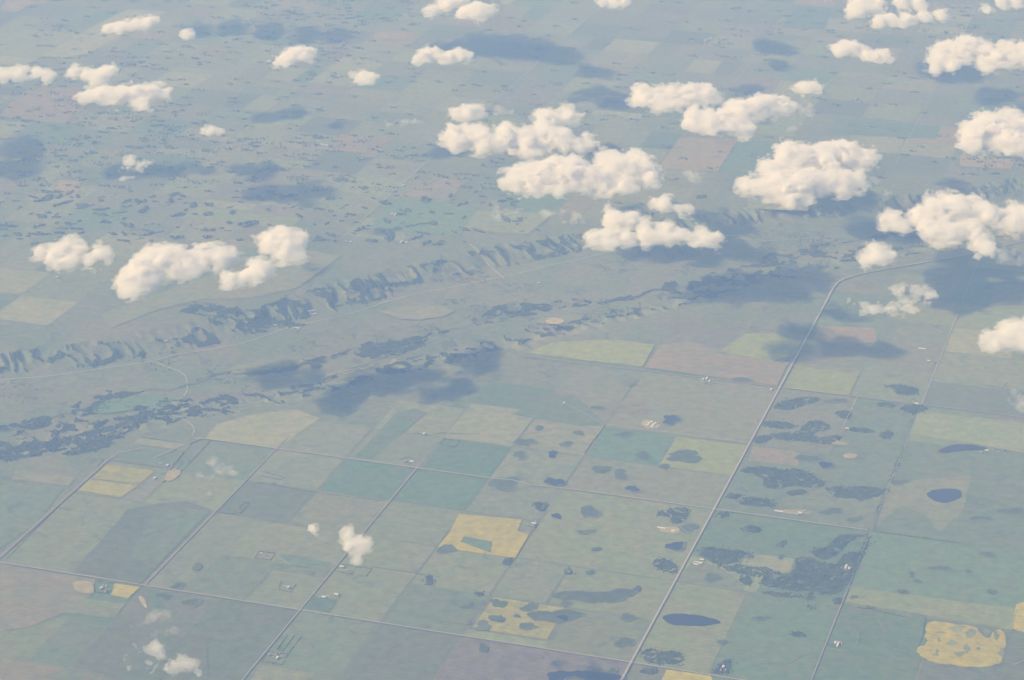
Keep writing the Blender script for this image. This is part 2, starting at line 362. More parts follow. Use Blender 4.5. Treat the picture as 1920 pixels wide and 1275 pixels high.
for cx, cy, rx, ry in [(1795, 1180, 14, 6), (1818, 1190, 10, 9), (1785, 1205, 9, 5), (1812, 1218, 6, 8), (1757, 1225, 3, 7), (1765, 1187, 9, 2.2), (1850, 1186, 7, 6), (1760, 1200, 4, 5), (1835, 1217, 6, 3), (1868, 1193, 7, 8), (1878, 1225, 5, 9), (1800, 1228, 9, 6)]:
    a = np.linspace(0, 2*math.pi, 16, endpoint=False)
    fpx('sageyellow' if rx > 8 else 'sage', np.stack([cx+rx*np.cos(a)*(1+.3*np.sin(3*a+cx)), cy+ry*np.sin(a)*(1+.25*np.sin(2*a+cy))], 1), 4.2, 24)
for pts in [[(258, 1120), (268, 1118), (278, 1142), (270, 1140)], [(1240, 988), (1275, 990), (1272, 1002), (1235, 998)], [(1205, 786), (1240, 795), (1232, 806), (1200, 802)], [(1560, 826), (1590, 830), (1588, 836), (1558, 834)],
            [(170, 1090), (180, 1112), (160, 1115), (140, 1108), (135, 1092)], [(1465, 955), (1520, 958), (1518, 966), (1462, 964)], [(1578, 1060), (1600, 1064), (1592, 1074), (1576, 1068)],
            [(1585, 850), (1610, 853), (1602, 862), (1578, 858)], [(1030, 595), (1060, 600), (1050, 610), (1020, 606)], [(320, 878), (345, 885), (320, 905), (305, 900)]]:
    fpx('sand', pts, 4.0, 8, smooth=1)

# ------------------------------------------------------------------ roads
def road(name, P, width, mat, z=5.0, label=None, step=60.):
    P = np.asarray(P, float); out = [P[0]]
    for a, b in zip(P[:-1], P[1:]):
        n = max(1, int(np.hypot(*(b-a))/step)); out += [a+(b-a)*i/n for i in range(1, n+1)]
    P = np.array(out); d = np.gradient(P, axis=0); d /= np.hypot(d[:, 0], d[:, 1])[:, None]
    nr = np.stack([-d[:, 1], d[:, 0]], 1)*width/2; c = P.mean(0)
    h = np.maximum(terrain(P[:, 0], P[:, 1]), np.maximum(terrain(*(P+nr*1.5).T), terrain(*(P-nr*1.5).T)))+z
    L = np.column_stack([P+nr-c, h]); Rr = np.column_stack([P-nr-c, h]); n = len(P)
    V = np.vstack([L, Rr]); i = np.arange(n-1)
    return tag(link(name, me_fast(name, V, np.stack([i+n, i+n+1, i+1, i], 1), mat), loc=(c[0], c[1], 0)), kind='structure', label=label)
def spl(pts, z=0, n=3):
    p = Gs(pts, z)
    for _ in range(n):
        q = np.stack([p[:-1]*.75+p[1:]*.25, p[:-1]*.25+p[1:]*.75], 1).reshape(-1, 2); p = np.vstack([p[:1], q, p[-1:]])
    return p
RZ = [0.]
U = lambda *p: np.array(p, float)*MI
curve = Gs([(1562, 541), (1571, 530), (1585, 523), (1610, 515), (1660, 505), (1720, 495), (1790, 483), (1850, 470), (1935, 448)])
A_ = np.vstack([U((2, -2), (2, 5.6)), curve])
road('road', A_, 30, M_verge, 10.0); road('road', A_, 14, M_road, 11.0, 'pale highway crossing the plain and bending into the valley')
for P, wd, vw in [(U((-9, 0), (9, 0)), 15, 30), (U((0, -2), (0, 2)), 12, 24), (U((0, 2), (0, 2.5)), 6, 0), (U((-1, 0), (-1, 2.2)), 11, 22), (U((-2, 0), (-2, 1.5), (-1.98, 1.62), (-1.86, 1.74)), 9, 60),
                  (np.vstack([Gs([(362, 822)]), U((-1.5, 2), (.42, 2.0)), Gs([(925, 898), (960, 901), (990, 909)]), U((1.1, 2), (2.98, 2))]), 14, 30),
                  (U((0.1, 4), (9, 4)), 13, 26), (Gs([(1055, 756), (1080, 768), (1130, 796)]), 8, 0), (U((1, 3.03), (2, 3.03)), 11, 0), (U((1, 1.62), (1, 2)), 9, 0), (U((3, -1), (3, 1.2)), 12, 22), (U((3, 4), (3, 5.75)), 11, 0),
                  (U((3, 1.2), (3, 4)), 5, 0), (U((2.55, 4), (2.55, 3.45)), 8, 0), (U((-1.55, 2), (-1.72, 1.62)), 9, 40), (U((-2.085, 5.9), (-2.085, 17)), 9, 0), (U((-7, 8.1), (-2.085, 8.1)), 8, 0), (U((1.96, 9.2), (1.9, 16)), 8, 0),
                  (Gs([(1452, 240), (1500, 200), (1560, 150)]), 15, 0), (Gs([(1390, 445), (1480, 440), (1580, 433)], -20), 8, 0), (Gs([(613, 1067), (545, 1060), (520, 1045)]), 8, 0), (Gs([(586, 1112), (600, 1122), (625, 1122)]), 7, 0),
                  (Gs([(1308, 1003), (1290, 1000), (1275, 990)]), 9, 0), (Gs([(1455, 957), (1500, 966), (1515, 962)]), 8, 0), (Gs([(1548, 1216), (1590, 1222)]), 7, 0), (Gs([(1900, 1248), (1930, 1236)]), 10, 0),
                  (U((-7, 10.1), (2, 10.1)), 6, 0), (U((-4.1, 8.1), (-4.1, 16)), 5, 0), (U((0, 10.1), (0, 17)), 6, 0), (U((3, 5.75), (3.0, 14)), 5, 0)]:
    RZ[0] += .05
    wd *= .72; vw *= .72
    if vw: road('road', P, vw, M_verge, 8.2+RZ[0])
    road('road', P, wd, M_road, 10.2+RZ[0]*.5)
road('road', spl([(-30, 714), (0, 711), (60, 708), (110, 703), (220, 687), (290, 677), (330, 665), (400, 654), (450, 646), (500, 629), (530, 617), (560, 609), (600, 601), (640, 592), (690, 578), (720, 567), (770, 553), (800, 546), (850, 539), (900, 527), (940, 519), (980, 511), (1020, 500), (1060, 492), (1100, 483), (1130, 475), (1160, 468), (1260, 446), (1390, 441)], -DEP), 12, M_road, 4, 'pale road following the foot of the valley wall')
for pts, z, wd in [([(945, 515), (925, 497), (905, 482), (880, 463)], -45, 13), ([(290, 677), (310, 687), (345, 699), (352, 717), (350, 737), (340, 747), (325, 757)], -DEP, 10), ([(316, 772), (340, 785), (358, 797), (366, 808), (360, 820)], -15, 11),
                   ([(635, 610), (690, 620), (740, 615), (800, 590), (860, 560), (900, 545)], -DEP, 5), ([(430, 670), (480, 690), (560, 672), (640, 655)], -DEP, 5)]:
    road('track', spl(pts, z), wd, M_road if wd > 8 else M_verge, 4)
for pts in [[(700, 640), (730, 618), (780, 612), (790, 600), (760, 592)], [(860, 565), (880, 550), (930, 548), (960, 553), (940, 562)], [(560, 640), (600, 622), (640, 620), (650, 605)], [(60, 770), (110, 755), (160, 752), (190, 738)], [(20, 745), (60, 728), (110, 730), (130, 742)], [(200, 720), (260, 712), (280, 700), (330, 702)],
            [(450, 668), (440, 690), (400, 705), (385, 722)], [(980, 545), (1040, 540), (1080, 545), (1130, 540)], [(870, 610), (900, 625), (880, 640), (840, 645)], [(1000, 560), (1040, 552), (1060, 560)], [(1440, 470), (1500, 462), (1540, 470), (1500, 480), (1450, 478)], [(30, 790), (80, 772), (95, 780), (60, 795)]]:
    road('track', spl(pts, -DEP), 9, MAT['tan'], 7)
for i in range(26):
    cx_, cy_ = 605+rng.uniform(0, 190), 0; cy_ = 712-(cx_-605)*.36+rng.normal()*9; L_ = rng.uniform(6, 16)
    road('track', spl([(cx_-L_, cy_+L_*.28), (cx_, cy_+rng.normal()), (cx_+L_, cy_-L_*.3)], -50), rng.uniform(14, 30), MAT['tanpale' if i % 3 else 'sand'], 7.5+i*.1)
# shallow pale draws winding through the green fields
for i, pts in enumerate([[(1645, 1160), (1655, 1178), (1662, 1190), (1640, 1200)], [(1655, 1200), (1662, 1215), (1700, 1222)], [(1600, 1180), (1612, 1195), (1605, 1210)], [(1410, 1247), (1440, 1243), (1480, 1247), (1490, 1236), (1520, 1224)], [(1620, 1163), (1645, 1158)], [(1730, 1060), (1760, 1075), (1800, 1070)]]):
    road('track', spl(pts), 9, MAT['tan'], 9.0)

# ------------------------------------------------------------------ water, reed beds
M_ = {'w': ('pond', M_water, 9.6), 'm': ('marsh', MAT['marsh'], 8.8), 'g': ('marsh', MAT['greyteal'], 8.5)}
PZ = [0.]
def pond(kind, cx, cy, rx, ry, seed=0):
    a = np.linspace(0, 2*math.pi, 28, endpoint=False); r = np.random.default_rng(int(cx*7+cy*13))
    q = 1+.20*np.sin(2*a+r.uniform(0, 6))+.14*np.sin(3*a+r.uniform(0, 6))+.09*np.sin(5*a+r.uniform(0, 6))+.06*np.sin(7*a+r.uniform(0, 6))
    n, m, z = M_[kind]; PZ[0] += .006; z += PZ[0]
    if kind != 'g' and rx > 9: sheet('shore', rough(Gs(np.stack([cx+1.5+(rx+2.5)*np.cos(a)*q, cy+.4+(ry+1.6)*np.sin(a)*q], 1)), 34, 12), z-.8, MAT[['greyteal', 'sageyellow', 'darkteal', 'greyteal', 'teal'][int(cx) % 5]], kind='structure')
    return sheet(n, rough(Gs(np.stack([cx+rx*np.cos(a)*q, cy+ry*np.sin(a)*q], 1)), 15 if kind == 'w' else 32, 12), z, m, kind='structure')
for p in [('w', 1040, 905, 17, 7), ('m', 1127, 880, 19, 4.5), ('m', 1163, 891, 13, 8), ('w', 1185, 917, 12, 5), ('w', 1265, 1025, 20, 6), ('w', 1258, 788, 17, 7), ('m', 1282, 857, 34, 8), ('m', 1246, 876, 12, 4), ('w', 1043, 968, 8, 5), ('m', 945, 907, 30, 10),
          ('m', 1105, 1119, 50, 11), ('m', 1150, 1117, 32, 12), ('m', 1060, 1118, 14, 6), ('m', 1040, 1156, 42, 12), ('m', 932, 1132, 12, 6), ('m', 932, 1160, 11, 6), ('m', 970, 1156, 6, 5), ('m', 990, 1140, 14, 6), ('m', 988, 1175, 14, 4), ('w', 1056, 1160, 9, 5),
          ('g', 1180, 716, 20, 6), ('m', 1060, 1132, 10, 4), ('m', 835, 1030, 13, 7), ('g', 905, 1175, 18, 8), ('g', 870, 1135, 16, 5), ('g', 868, 1165, 16, 6), ('m', 1178, 1158, 14, 4), ('m', 1010, 804, 8, 4), ('m', 1060, 833, 11, 4), ('w', 1036, 852, 9, 6), ('m', 985, 830, 16, 7),
          ('m', 975, 853, 12, 5), ('m', 1085, 813, 8, 4), ('m', 1120, 765, 10, 3), ('m', 1168, 815, 12, 4), ('m', 1205, 855, 14, 6), ('m', 1105, 1075, 8, 4), ('m', 1115, 1031, 8, 4), ('m', 1095, 998, 10, 3), ('m', 1105, 961, 15, 10), ('g', 1105, 960, 9, 6),
          ('m', 1565, 752, 20, 3), ('m', 1290, 990, 14, 6), ('m', 1335, 1084, 16, 6), ('m', 1425, 1160, 14, 3), ('m', 1465, 1045, 6, 4), ('w', 1548, 873, 14, 5), ('m', 1515, 860, 20, 6), ('m', 1685, 905, 14, 4), ('m', 1560, 960, 20, 5), ('m', 1600, 975, 16, 4),
          ('w', 1050, 1268, 25, 9), ('w', 1120, 1270, 40, 10), ('m', 1145, 1262, 12, 6), ('m', 905, 1215, 8, 8), ('m', 1195, 1105, 8, 5), ('m', 1390, 712, 14, 3), ('m', 1640, 925, 8, 3), ('m', 1835, 972, 14, 4), ('m', 1900, 960, 30, 5), ('m', 1815, 1073, 6, 4), ('m', 1710, 1078, 5, 5), ('m', 1722, 1092, 7, 4),
          ('m', 1760, 1066, 18, 4), ('m', 1850, 1040, 12, 3), ('m', 1630, 1140, 8, 3), ('m', 1690, 1110, 9, 5), ('m', 1860, 1110, 9, 4), ('m', 1600, 1120, 9, 4), ('m', 1355, 1205, 9, 5), ('m', 1170, 1205, 20, 6), ('m', 360, 1130, 14, 6), ('m', 330, 1100, 12, 5), ('m', 370, 1065, 8, 7), ('m', 307, 1118, 10, 4)]:
    pond(*p)
for n, pts in [('w', [(1240, 1158), (1262, 1152), (1300, 1153), (1335, 1160), (1355, 1168), (1340, 1172), (1300, 1175), (1265, 1174), (1248, 1168)]), ('w', [(1735, 928), (1752, 918), (1800, 917), (1805, 930), (1790, 940), (1770, 945), (1750, 940)]),
               ('w', [(1757, 848), (1775, 838), (1800, 833), (1840, 838), (1855, 843), (1820, 845), (1790, 847), (1770, 851)])]:
    sheet('pond', rough(chaikin(Gs(pts)), 15, 14), 10.0, M_water, kind='structure')
# the river on the valley floor
riv = spl([(-60, 835), (20, 800), (90, 790), (150, 770), (210, 742), (300, 735), (370, 715), (430, 700), (500, 690), (560, 694), (620, 672), (670, 650), (720, 655), (780, 640), (840, 622), (900, 600), (960, 585), (1020, 574), (1080, 570), (1140, 562), (1210, 552), (1290, 538), (1350, 520), (1420, 495), (1520, 470), (1640, 445)], -DEP)
riv += np.stack([np.zeros(len(riv)), 70*np.sin(np.arange(len(riv))*.35)+40*np.sin(np.arange(len(riv))*.93)], 1)
road('river', riv, 15, plain('muddy_water', (.10, .095, .08), .3), 6.5)

# ------------------------------------------------------------------ trees
OCT = np.array([(1, 0, .55), (.31, .95, .5), (-.81, .59, .6), (-.81, -.59, .5), (.31, -.95, .58), (0, 0, 1.15), (.1, .05, 0)])
OF = np.array([(0, 1, 5), (1, 2, 5), (2, 3, 5), (3, 4, 5), (4, 0, 5), (1, 0, 6), (2, 1, 6), (3, 2, 6), (4, 3, 6), (0, 4, 6)])
def crowns(P, z, r):
    """leafy crowns, one low faceted body each, unequal in size, height and turn"""
    n = len(P); a = rng.uniform(0, 6.28, n); c, s = np.cos(a), np.sin(a)
    hs = r*rng.uniform(1.1, 1.8, n); v = np.repeat(OCT[None], n, 0)*(1+rng.uniform(-.18, .18, (n, 7, 3)))
    x = (v[..., 0]*c[:, None]-v[..., 1]*s[:, None])*r[:, None]+P[:, :1]; y = (v[..., 0]*s[:, None]+v[..., 1]*c[:, None])*r[:, None]+P[:, 1:2]
    zz = v[..., 2]*hs[:, None]+np.asarray(z).reshape(-1, 1)
    return np.stack([x, y, zz], -1).reshape(-1, 3), (OF[None]+7*np.arange(n)[:, None, None]).reshape(-1, 3)
def grove(name, P, r, label, kind='stuff', z=None, cat='woods', group=None):
    c = P.mean(0); z = terrain(P[:, 0], P[:, 1]) if z is None else z
    Vv, Ff = crowns(P-c, z, r)
    return tag(link(name, me_fast(name, Vv, Ff, M_tree), loc=(c[0], c[1], 0)), label, cat, group, kind)
def fill(poly, sp, edge=14):
    poly = rough(chaikin(poly, 1), edge, 14); lo, hi = poly.min(0), poly.max(0)
    X, Y = np.meshgrid(np.arange(lo[0], hi[0], sp), np.arange(lo[1], hi[1], sp)); P = np.stack([X.ravel(), Y.ravel()], 1)
    P += rng.uniform(-.45, .45, P.shape)*sp
    return P[inside(P, poly)]
def wood(pts, label, sp=11., z=0, edge=26):
    P = fill(Gs(pts, z), sp, edge)
    P = P[fbm2(P[:, 0]/50, P[:, 1]/50, 3) > -.24]
    if edge > 30: P = P[fbm2(P[:, 0]/140, P[:, 1]/140, 3) > -.16]
    b_ = rough(chaikin(Gs(pts, z), 1), edge, 16); b_ = b_[rng.random(len(b_)) < .8]; P = np.vstack([P, b_+rng.normal(size=b_.shape)*15, b_[::3]+rng.normal(size=b_[::3].shape)*30])
    grove('woods', P, rng.uniform(.45, .9, len(P))*sp, label)
for pts, l in [
    (Z(*Z6, [(505, 1012), (560, 985), (660, 962), (760, 968), (770, 980), (700, 1005), (600, 1032), (530, 1030)]), 'dark wood just south of the road crossing'),
    (Z(*Z6, [(1120, 900), (1200, 890), (1325, 910), (1315, 950), (1210, 948), (1190, 915)]), 'dark wood north of the long cross road, near the corner farm'),
    (Z(*Z6, [(445, 1100), (500, 1095), (600, 1105), (650, 1125), (600, 1140), (470, 1130)]), 'slim dark wood beside the highway'),
    (Z(*Z6, [(690, 1100), (780, 1095), (835, 1130), (800, 1150), (760, 1150), (720, 1180), (800, 1190), (890, 1170), (895, 1195), (820, 1230), (700, 1210), (600, 1205), (520, 1195), (500, 1165), (660, 1160)]), 'large hooked wood around a tan clearing'),
    (Z(*Z6, [(845, 1045), (940, 1035), (945, 1075), (915, 1085), (880, 1075)]), 'small wood at the short side road'),
    (Z(*Z6, [(940, 1130), (1075, 1145), (1060, 1165), (935, 1155)]), 'narrow wood east of the side road end'), (Z(*Z6, [(1115, 1165), (1160, 1150), (1190, 1165), (1165, 1195), (1115, 1190)]), 'lone compact wood in the green field'),
    (Z(*Z6, [(405, 1180), (500, 1175), (510, 1195), (420, 1225), (400, 1215)]), 'wood against the highway above the pink field'),
    (Z(*Z6, [(1085, 990), (1200, 1000), (1190, 1020), (1100, 1010)]), 'thin wood south of the cross road'), (Z(*Z6, [(1230, 1010), (1340, 1005), (1385, 1030), (1320, 1060), (1240, 1040)]), 'wood opposite the corner farm'),
    (Z(*Z9, [(310, 100), (400, 75), (530, 85), (580, 95), (640, 85), (720, 115), (745, 140), (800, 165), (795, 190), (700, 195), (640, 180), (560, 195), (480, 200), (455, 175), (470, 150), (400, 120)]), 'broad dark wood beside the highway'),
    (Z(*Z9, [(800, 195), (900, 190), (1040, 190), (1140, 205), (1120, 240), (1040, 260), (990, 275), (970, 255), (880, 255), (820, 225)]), 'broad dark wood against the tree-lined road'),
    (Z(*Z9, [(320, 255), (400, 248), (540, 275), (520, 300), (430, 300), (320, 290)]), 'oblong wood north of the farm lane'), (Z(*Z9, [(580, 215), (690, 205), (690, 230), (600, 238)]), 'small wood below the broad dark wood'), (Z(*Z9, [(240, 235), (330, 230), (330, 250), (250, 260)]), 'small wood at the highway edge'),
    (Z(*Z9, [(95, 545), (150, 525), (220, 540), (330, 550), (410, 580), (390, 595), (300, 590), (320, 625), (400, 650), (470, 640), (500, 660), (440, 700), (360, 690), (250, 660), (180, 620), (110, 590)]), 'dark wood behind the white farm by the highway'),
    (Z(*Z9, [(500, 665), (600, 690), (640, 640), (640, 590), (700, 585), (760, 610), (840, 625), (880, 620), (890, 580), (960, 555), (985, 570), (1010, 540), (1040, 490), (1050, 465), (1040, 520), (1010, 590), (970, 680), (930, 740), (880, 790), (800, 800), (740, 770), (640, 780), (540, 760), (430, 745), (445, 705)]), 'largest wood, around the bright white shed'),
    (Z(*Z9, [(730, 545), (820, 530), (850, 480), (920, 460), (1040, 460), (960, 480), (900, 540), (850, 590), (780, 600), (735, 575)]), 'curved wood reaching up to the tree-lined road'), (Z(*Z9, [(310, 700), (360, 695), (395, 720), (385, 750), (330, 740)]), 'small round wood south of the largest wood'),
    (Z(*Z9, [(420, 780), (560, 785), (680, 800), (640, 815), (500, 800)]), 'thin strip of wood under the largest wood'), (Z(*Z9, [(700, 790), (740, 785), (735, 820), (700, 830)]), 'tiny square wood beneath the largest wood'), (Z(*Z9, [(840, 820), (900, 815), (900, 850), (860, 850)]), 'small wood at the gravel road verge'),
    (Z(*Z9, [(610, 1010), (660, 1005), (705, 1030), (680, 1040), (615, 1030)]), 'lens-shaped wood in the green field'), (Z(*Z9, [(700, 855), (735, 855), (730, 880), (700, 878)]), 'dot of trees in the green field'), (Z(*Z9, [(325, 420), (400, 405), (450, 430), (420, 450), (340, 440)]), 'thicket in the field east of the crossing'),
    (Z(*Z9, [(200, 335), (265, 335), (255, 365), (205, 360)]), 'thicket in the angle of highway and lane'), (Z(*Z9, [(540, 500), (575, 490), (570, 530), (545, 535)]), 'sliver of trees in the pale green field'),
    (Z(*Z8, [(1080, 280), (1130, 270), (1165, 285), (1150, 330), (1110, 330), (1095, 300)]), 'small wood beside the half-mile road'), (Z(*Z8, [(1800, 320), (1930, 300), (1960, 330), (1920, 390), (1860, 400), (1850, 350), (1760, 360)]), 'wood in the bend by the sandy yard'),
    (Z(*Z8, [(1740, 620), (1800, 590), (1850, 610), (1890, 650), (1880, 680), (1800, 665)]), 'wood touching the highway below the pond'), (Z(*Z8, [(890, 600), (975, 595), (930, 645)]), 'wedge of trees south of the bright canola'), (Z(*Z8, [(470, 700), (500, 690), (525, 720), (520, 745), (480, 740)]), 'clump of trees at the end of the long hedge'),
    (Z(*Z8, [(1250, 650), (1300, 655), (1305, 685), (1270, 690)]), 'lone clump of trees in the taupe field'), (Z(*Z8, [(1680, 1110), (1760, 1100), (1800, 1120), (1900, 1115), (1930, 1160), (1880, 1190), (1700, 1180)]), 'open wood north of the bottom crossing'), (Z(*Z8, [(1690, 1215), (1780, 1210), (1775, 1245), (1700, 1240)]), 'trees around the hollow beside the bottom canola'),
    (Z(*Z8, [(750, 785), (800, 785), (798, 803), (755, 803)]), 'small dark clump at the hedge east end'), ([(1360, 1238), (1372, 1236), (1370, 1262), (1335, 1265), (1340, 1255)], 'trees along the bottom farmyard'),
    ([(660, 650), (760, 632), (800, 640), (740, 665), (680, 672)], 'dark wood with imitated shadow on the valley floor')]:  # last one: dark crowns stand partly for trees, partly for shadow on the floor
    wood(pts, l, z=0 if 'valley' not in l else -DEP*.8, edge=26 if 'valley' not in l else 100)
# trees in a broken line along the eastern section road
P = np.array([(3*MI+rng.normal()*14-8, v*MI) for v in np.concatenate([rng.uniform(1.05, 1.85, 70), rng.uniform(2.2, 3.3, 90), np.repeat([2.35, 2.6, 2.75, 3.0], 18)+rng.normal(0, .02, 72)])])
grove('roadside_trees', P, rng.uniform(5, 9, len(P)), 'broken line of trees along the eastern section road', cat='tree line')

# wooded gullies of the valley walls, river woods
X, Y = np.meshgrid(np.arange(-7000, 6800, 15.), np.arange(1500, 15500, 15.)); P = np.stack([X.ravel(), Y.ravel()], 1)+rng.uniform(-6, 6, (X.size, 2))
s_, n_ = sn(P[:, 0], P[:, 1]); P = P[(s_ > -2800) & (s_ < 15500) & (n_ > 3900) & (n_ < 8700)]
h, aN, aS, gN, gS, s_, n_ = terrain(P[:, 0], P[:, 1], True)
nz = fbm2(P[:, 0]/330, P[:, 1]/330, 4)
fine_ = fbm2(P[:, 0]/105, P[:, 1]/105, 3)
kN = (fine_ > -.22) & (rng.random(len(P)) < np.clip((8200-s_)/1500, .25, 1)) & (aN > .10) & (aN < .97) & (gN < -.47+.50*nz+.16*np.clip((aN-.4), -1, 1)) & (h < -3)
kS = (fine_ > -.08) & (aS > .05) & (aS < .97) & (gS < -.38+.48*nz+np.where(s_ < 1300, .16, -.06)) & (h < -3)
for k, l in ((kN, 'trees filling the gullies of the northern valley wall'), (kS, 'trees filling the gullies of the southern valley wall')):
    grove('gully_trees', P[k], rng.uniform(7, 12, k.sum()), l, z=h[k]-1)
rs_ = sn(riv[:, 0], riv[:, 1]); o_ = np.argsort(rs_[0]); rn_ = np.interp(s_, rs_[0][o_], rs_[1][o_])
kR = (np.abs(n_-rn_) < 230*np.clip(.35+1.7*fbm2(s_/700, s_*0+2, 2)+np.where((s_ > 2400) & (s_ < 8500), .35, -.1), .05, 1)) & (fbm2(P[:, 0]/120, P[:, 1]/120, 3) > .02) & (aN < .05) & (aS < .2)
grove('riverside_trees', P[kR], rng.uniform(6, 11, kR.sum()), 'ragged trees along the river on the valley floor', z=h[kR]-1)
kB = (aN < .25) & (aS < .25) & (h < -60) & (fbm2(P[:, 0]/420, P[:, 1]/420, 3)+.6*fbm2(P[:, 0]/60, P[:, 1]/60, 2) > .30) & (rng.random(len(P)) < .35)
grove('valley_scrub', P[kB], rng.uniform(3, 8, kB.sum()), 'loose scrub dotted over the valley floor', z=h[kB]-.5, cat='scrub')
for pts, l in [([(0, 838), (60, 825), (130, 812), (200, 795), (260, 775), (300, 772), (280, 790), (200, 812), (165, 830), (110, 845), (50, 862), (0, 868)], 'dark wooded bank of the side valley'), ([(115, 852), (170, 830), (240, 805), (205, 840), (140, 858)], 'dark wooded spur below the side valley'),
               ([(360, 572), (440, 582), (520, 592), (590, 600), (520, 603), (400, 596), (340, 590)], 'dark wooded side coulee in the northern wall')]:
    wood(pts, l, 13, z=-25, edge=90)

# small round groves dotted over the northern plain: a few shapes, each grove its own thing
CL = []
for i in range(10):
    n = int(rng.integers(16, 40)); a = rng.uniform(0, 6.28, n); q = np.sqrt(rng.random(n))
    Pc = np.stack([np.cos(a)*q*rng.uniform(50, 95), np.sin(a)*q*rng.uniform(28, 55)], 1)
    Vv, Ff = crowns(Pc, np.zeros(n), rng.uniform(9, 15, n)); CL.append(me_fast('grove', Vv, Ff, M_tree))
spots = []
while len(spots) < 1450:
    px, py = rng.uniform(-40, 1960), rng.uniform(0, 1) ** 1.15*470-10
    g = G(px, py)[:2]
    if in_valley(g[None])[0]: continue
    dn = fbm2(np.array([g[0]/2600]), np.array([g[1]/2600]), 3)[0]+(.12 if px < 700 else 0)
    if rng.random() > .12+2.0*max(dn, 0)+.10*(px < 800): continue
    spots.append((py, *g))
spots += [(p[1], *G(*p)[:2]) for p in [(735, 352), (790, 335), (760, 395), (740, 360), (640, 415), (600, 413), (690, 430), (560, 345), (620, 330), (640, 340), (850, 375), (900, 360), (760, 368), (775, 415), (800, 420), (830, 440), (870, 430), (905, 380), (700, 372)]]
spots.sort(reverse=True)
for py, x, y in spots[:300]:
    o = link('tree_grove', CL[rng.integers(10)], loc=(x, y, 0.5), rz=rng.uniform(-1.5, 1.5)); k = float(np.clip(rng.lognormal(-.5, .55), .22, 2.0)); o.scale = (k*rng.uniform(.7, 1.7), k, min(k, 1))
    tag(o, 'small dark grove of trees among the fields north of the valley', 'grove', 'groves dotted over the northern plain')
far = np.array([s[1:] for s in spots[300:]])
Pf = np.repeat(far, 12, 0)+rng.normal(size=(len(far)*12, 2))*np.array([45, 26])*np.repeat(rng.uniform(.5, 1.7, len(far)), 12)[:, None]
grove('far_groves', Pf, rng.uniform(8, 14, len(Pf)), 'tiny dark groves scattered over the far plain', cat='groves')

# ------------------------------------------------------------------ farms
def prism(L, W, H, RH, over=.6):
    x, y = L/2, W/2
    wall = ([(-x, -y, 0), (x, -y, 0), (x, y, 0), (-x, y, 0), (-x, -y, H), (x, -y, H), (x, y, H), (-x, y, H), (-x, 0, H+RH), (x, 0, H+RH)],
            [(0, 1, 5, 4), (1, 2, 6, 9, 5), (2, 3, 7, 6), (3, 0, 4, 8, 7)])
    X, Y_ = x+over, y+over; d = RH*over/y; t_ = .5
    a = [(-X, -Y_, H-d+.1), (X, -Y_, H-d+.1), (X, 0, H+RH+.1), (-X, 0, H+RH+.1), (X, Y_, H-d+.1), (-X, Y_, H-d+.1)]
    roof = (a+[(p[0], p[1], p[2]+t_) for p in a], [(6, 7, 8, 9), (9, 8, 10, 11), (0, 3, 2, 1), (3, 5, 4, 2), (0, 1, 7, 6), (5, 11, 10, 4), (0, 6, 9, 3), (3, 9, 11, 5), (1, 2, 8, 7), (2, 4, 10, 8)])
    return wall, roof
def mk(name, vf, mat):
    me = bpy.data.meshes.new(name); me.from_pydata(vf[0], [], vf[1]); me.update(); me.materials.append(mat); return me
def cyl(r, h, rh, n=14):
    a = np.linspace(0, 2*math.pi, n, endpoint=False); c = [(r*math.cos(t), r*math.sin(t)) for t in a]
    wall = ([(x, y, 0) for x, y in c]+[(x, y, h) for x, y in c], [(i, (i+1) % n, n+(i+1) % n, n+i) for i in range(n)])
    roof = ([(x*1.04, y*1.04, h) for x, y in c]+[(0, 0, h+rh)], [(i, (i+1) % n, n) for i in range(n)]+[tuple(range(n-1, -1, -1))])
    return wall, roof
KIND = {}
for k, wl, rf, wm, rm in [('house', *prism(16, 11, 5.5, 3.5), M_white, M_shingle), ('barn', *prism(30, 16, 7, 5), M_red, M_tin), ('machine_shed', *prism(40, 20, 7, 3.5), M_steel, M_white), ('long_barn', *prism(85, 17, 5, 3), M_white, M_white), ('red_shed', *prism(34, 17, 6, 3.5), M_white, M_red)]:
    KIND[k] = (mk('wall', wl, wm), mk('roof', rf, rm), {'house': 'farmhouse', 'red_shed': 'shed'}.get(k, k))
wl, rf = cyl(6, 9, 3.2); KIND['grain_bin'] = (mk('wall', wl, M_steel), mk('roof', rf, M_white), 'grain_bin')
DESC = {'house': ('white farmhouse with brown roof', 'house'), 'barn': ('red barn with tin roof', 'barn'), 'machine_shed': ('steel machine shed', 'shed'), 'long_barn': ('long low white barn', 'barn'), 'red_shed': ('white shed with red roof', 'shed'), 'grain_bin': ('round steel grain bin', 'grain bin')}
def building(kind, px, py, where, rz=0., z=0.):
    g = G(px, py, z); wm, rm, nm = KIND[kind]
    e = bpy.data.objects.new(nm, None); COL.objects.link(e); e.location = (g[0], g[1], float(terrain(g[:1], g[1:2])[0])+8.5); e.rotation_euler = (0, 0, rz)
    d, c = DESC[kind]; tag(e, d+' '+where, c, 'farm buildings '+where)
    link('wall', wm, e); link('roof', rm, e)
H, B, MS, LB, RS_, GB = 'house', 'barn', 'machine_shed', 'long_barn', 'red_shed', 'grain_bin'
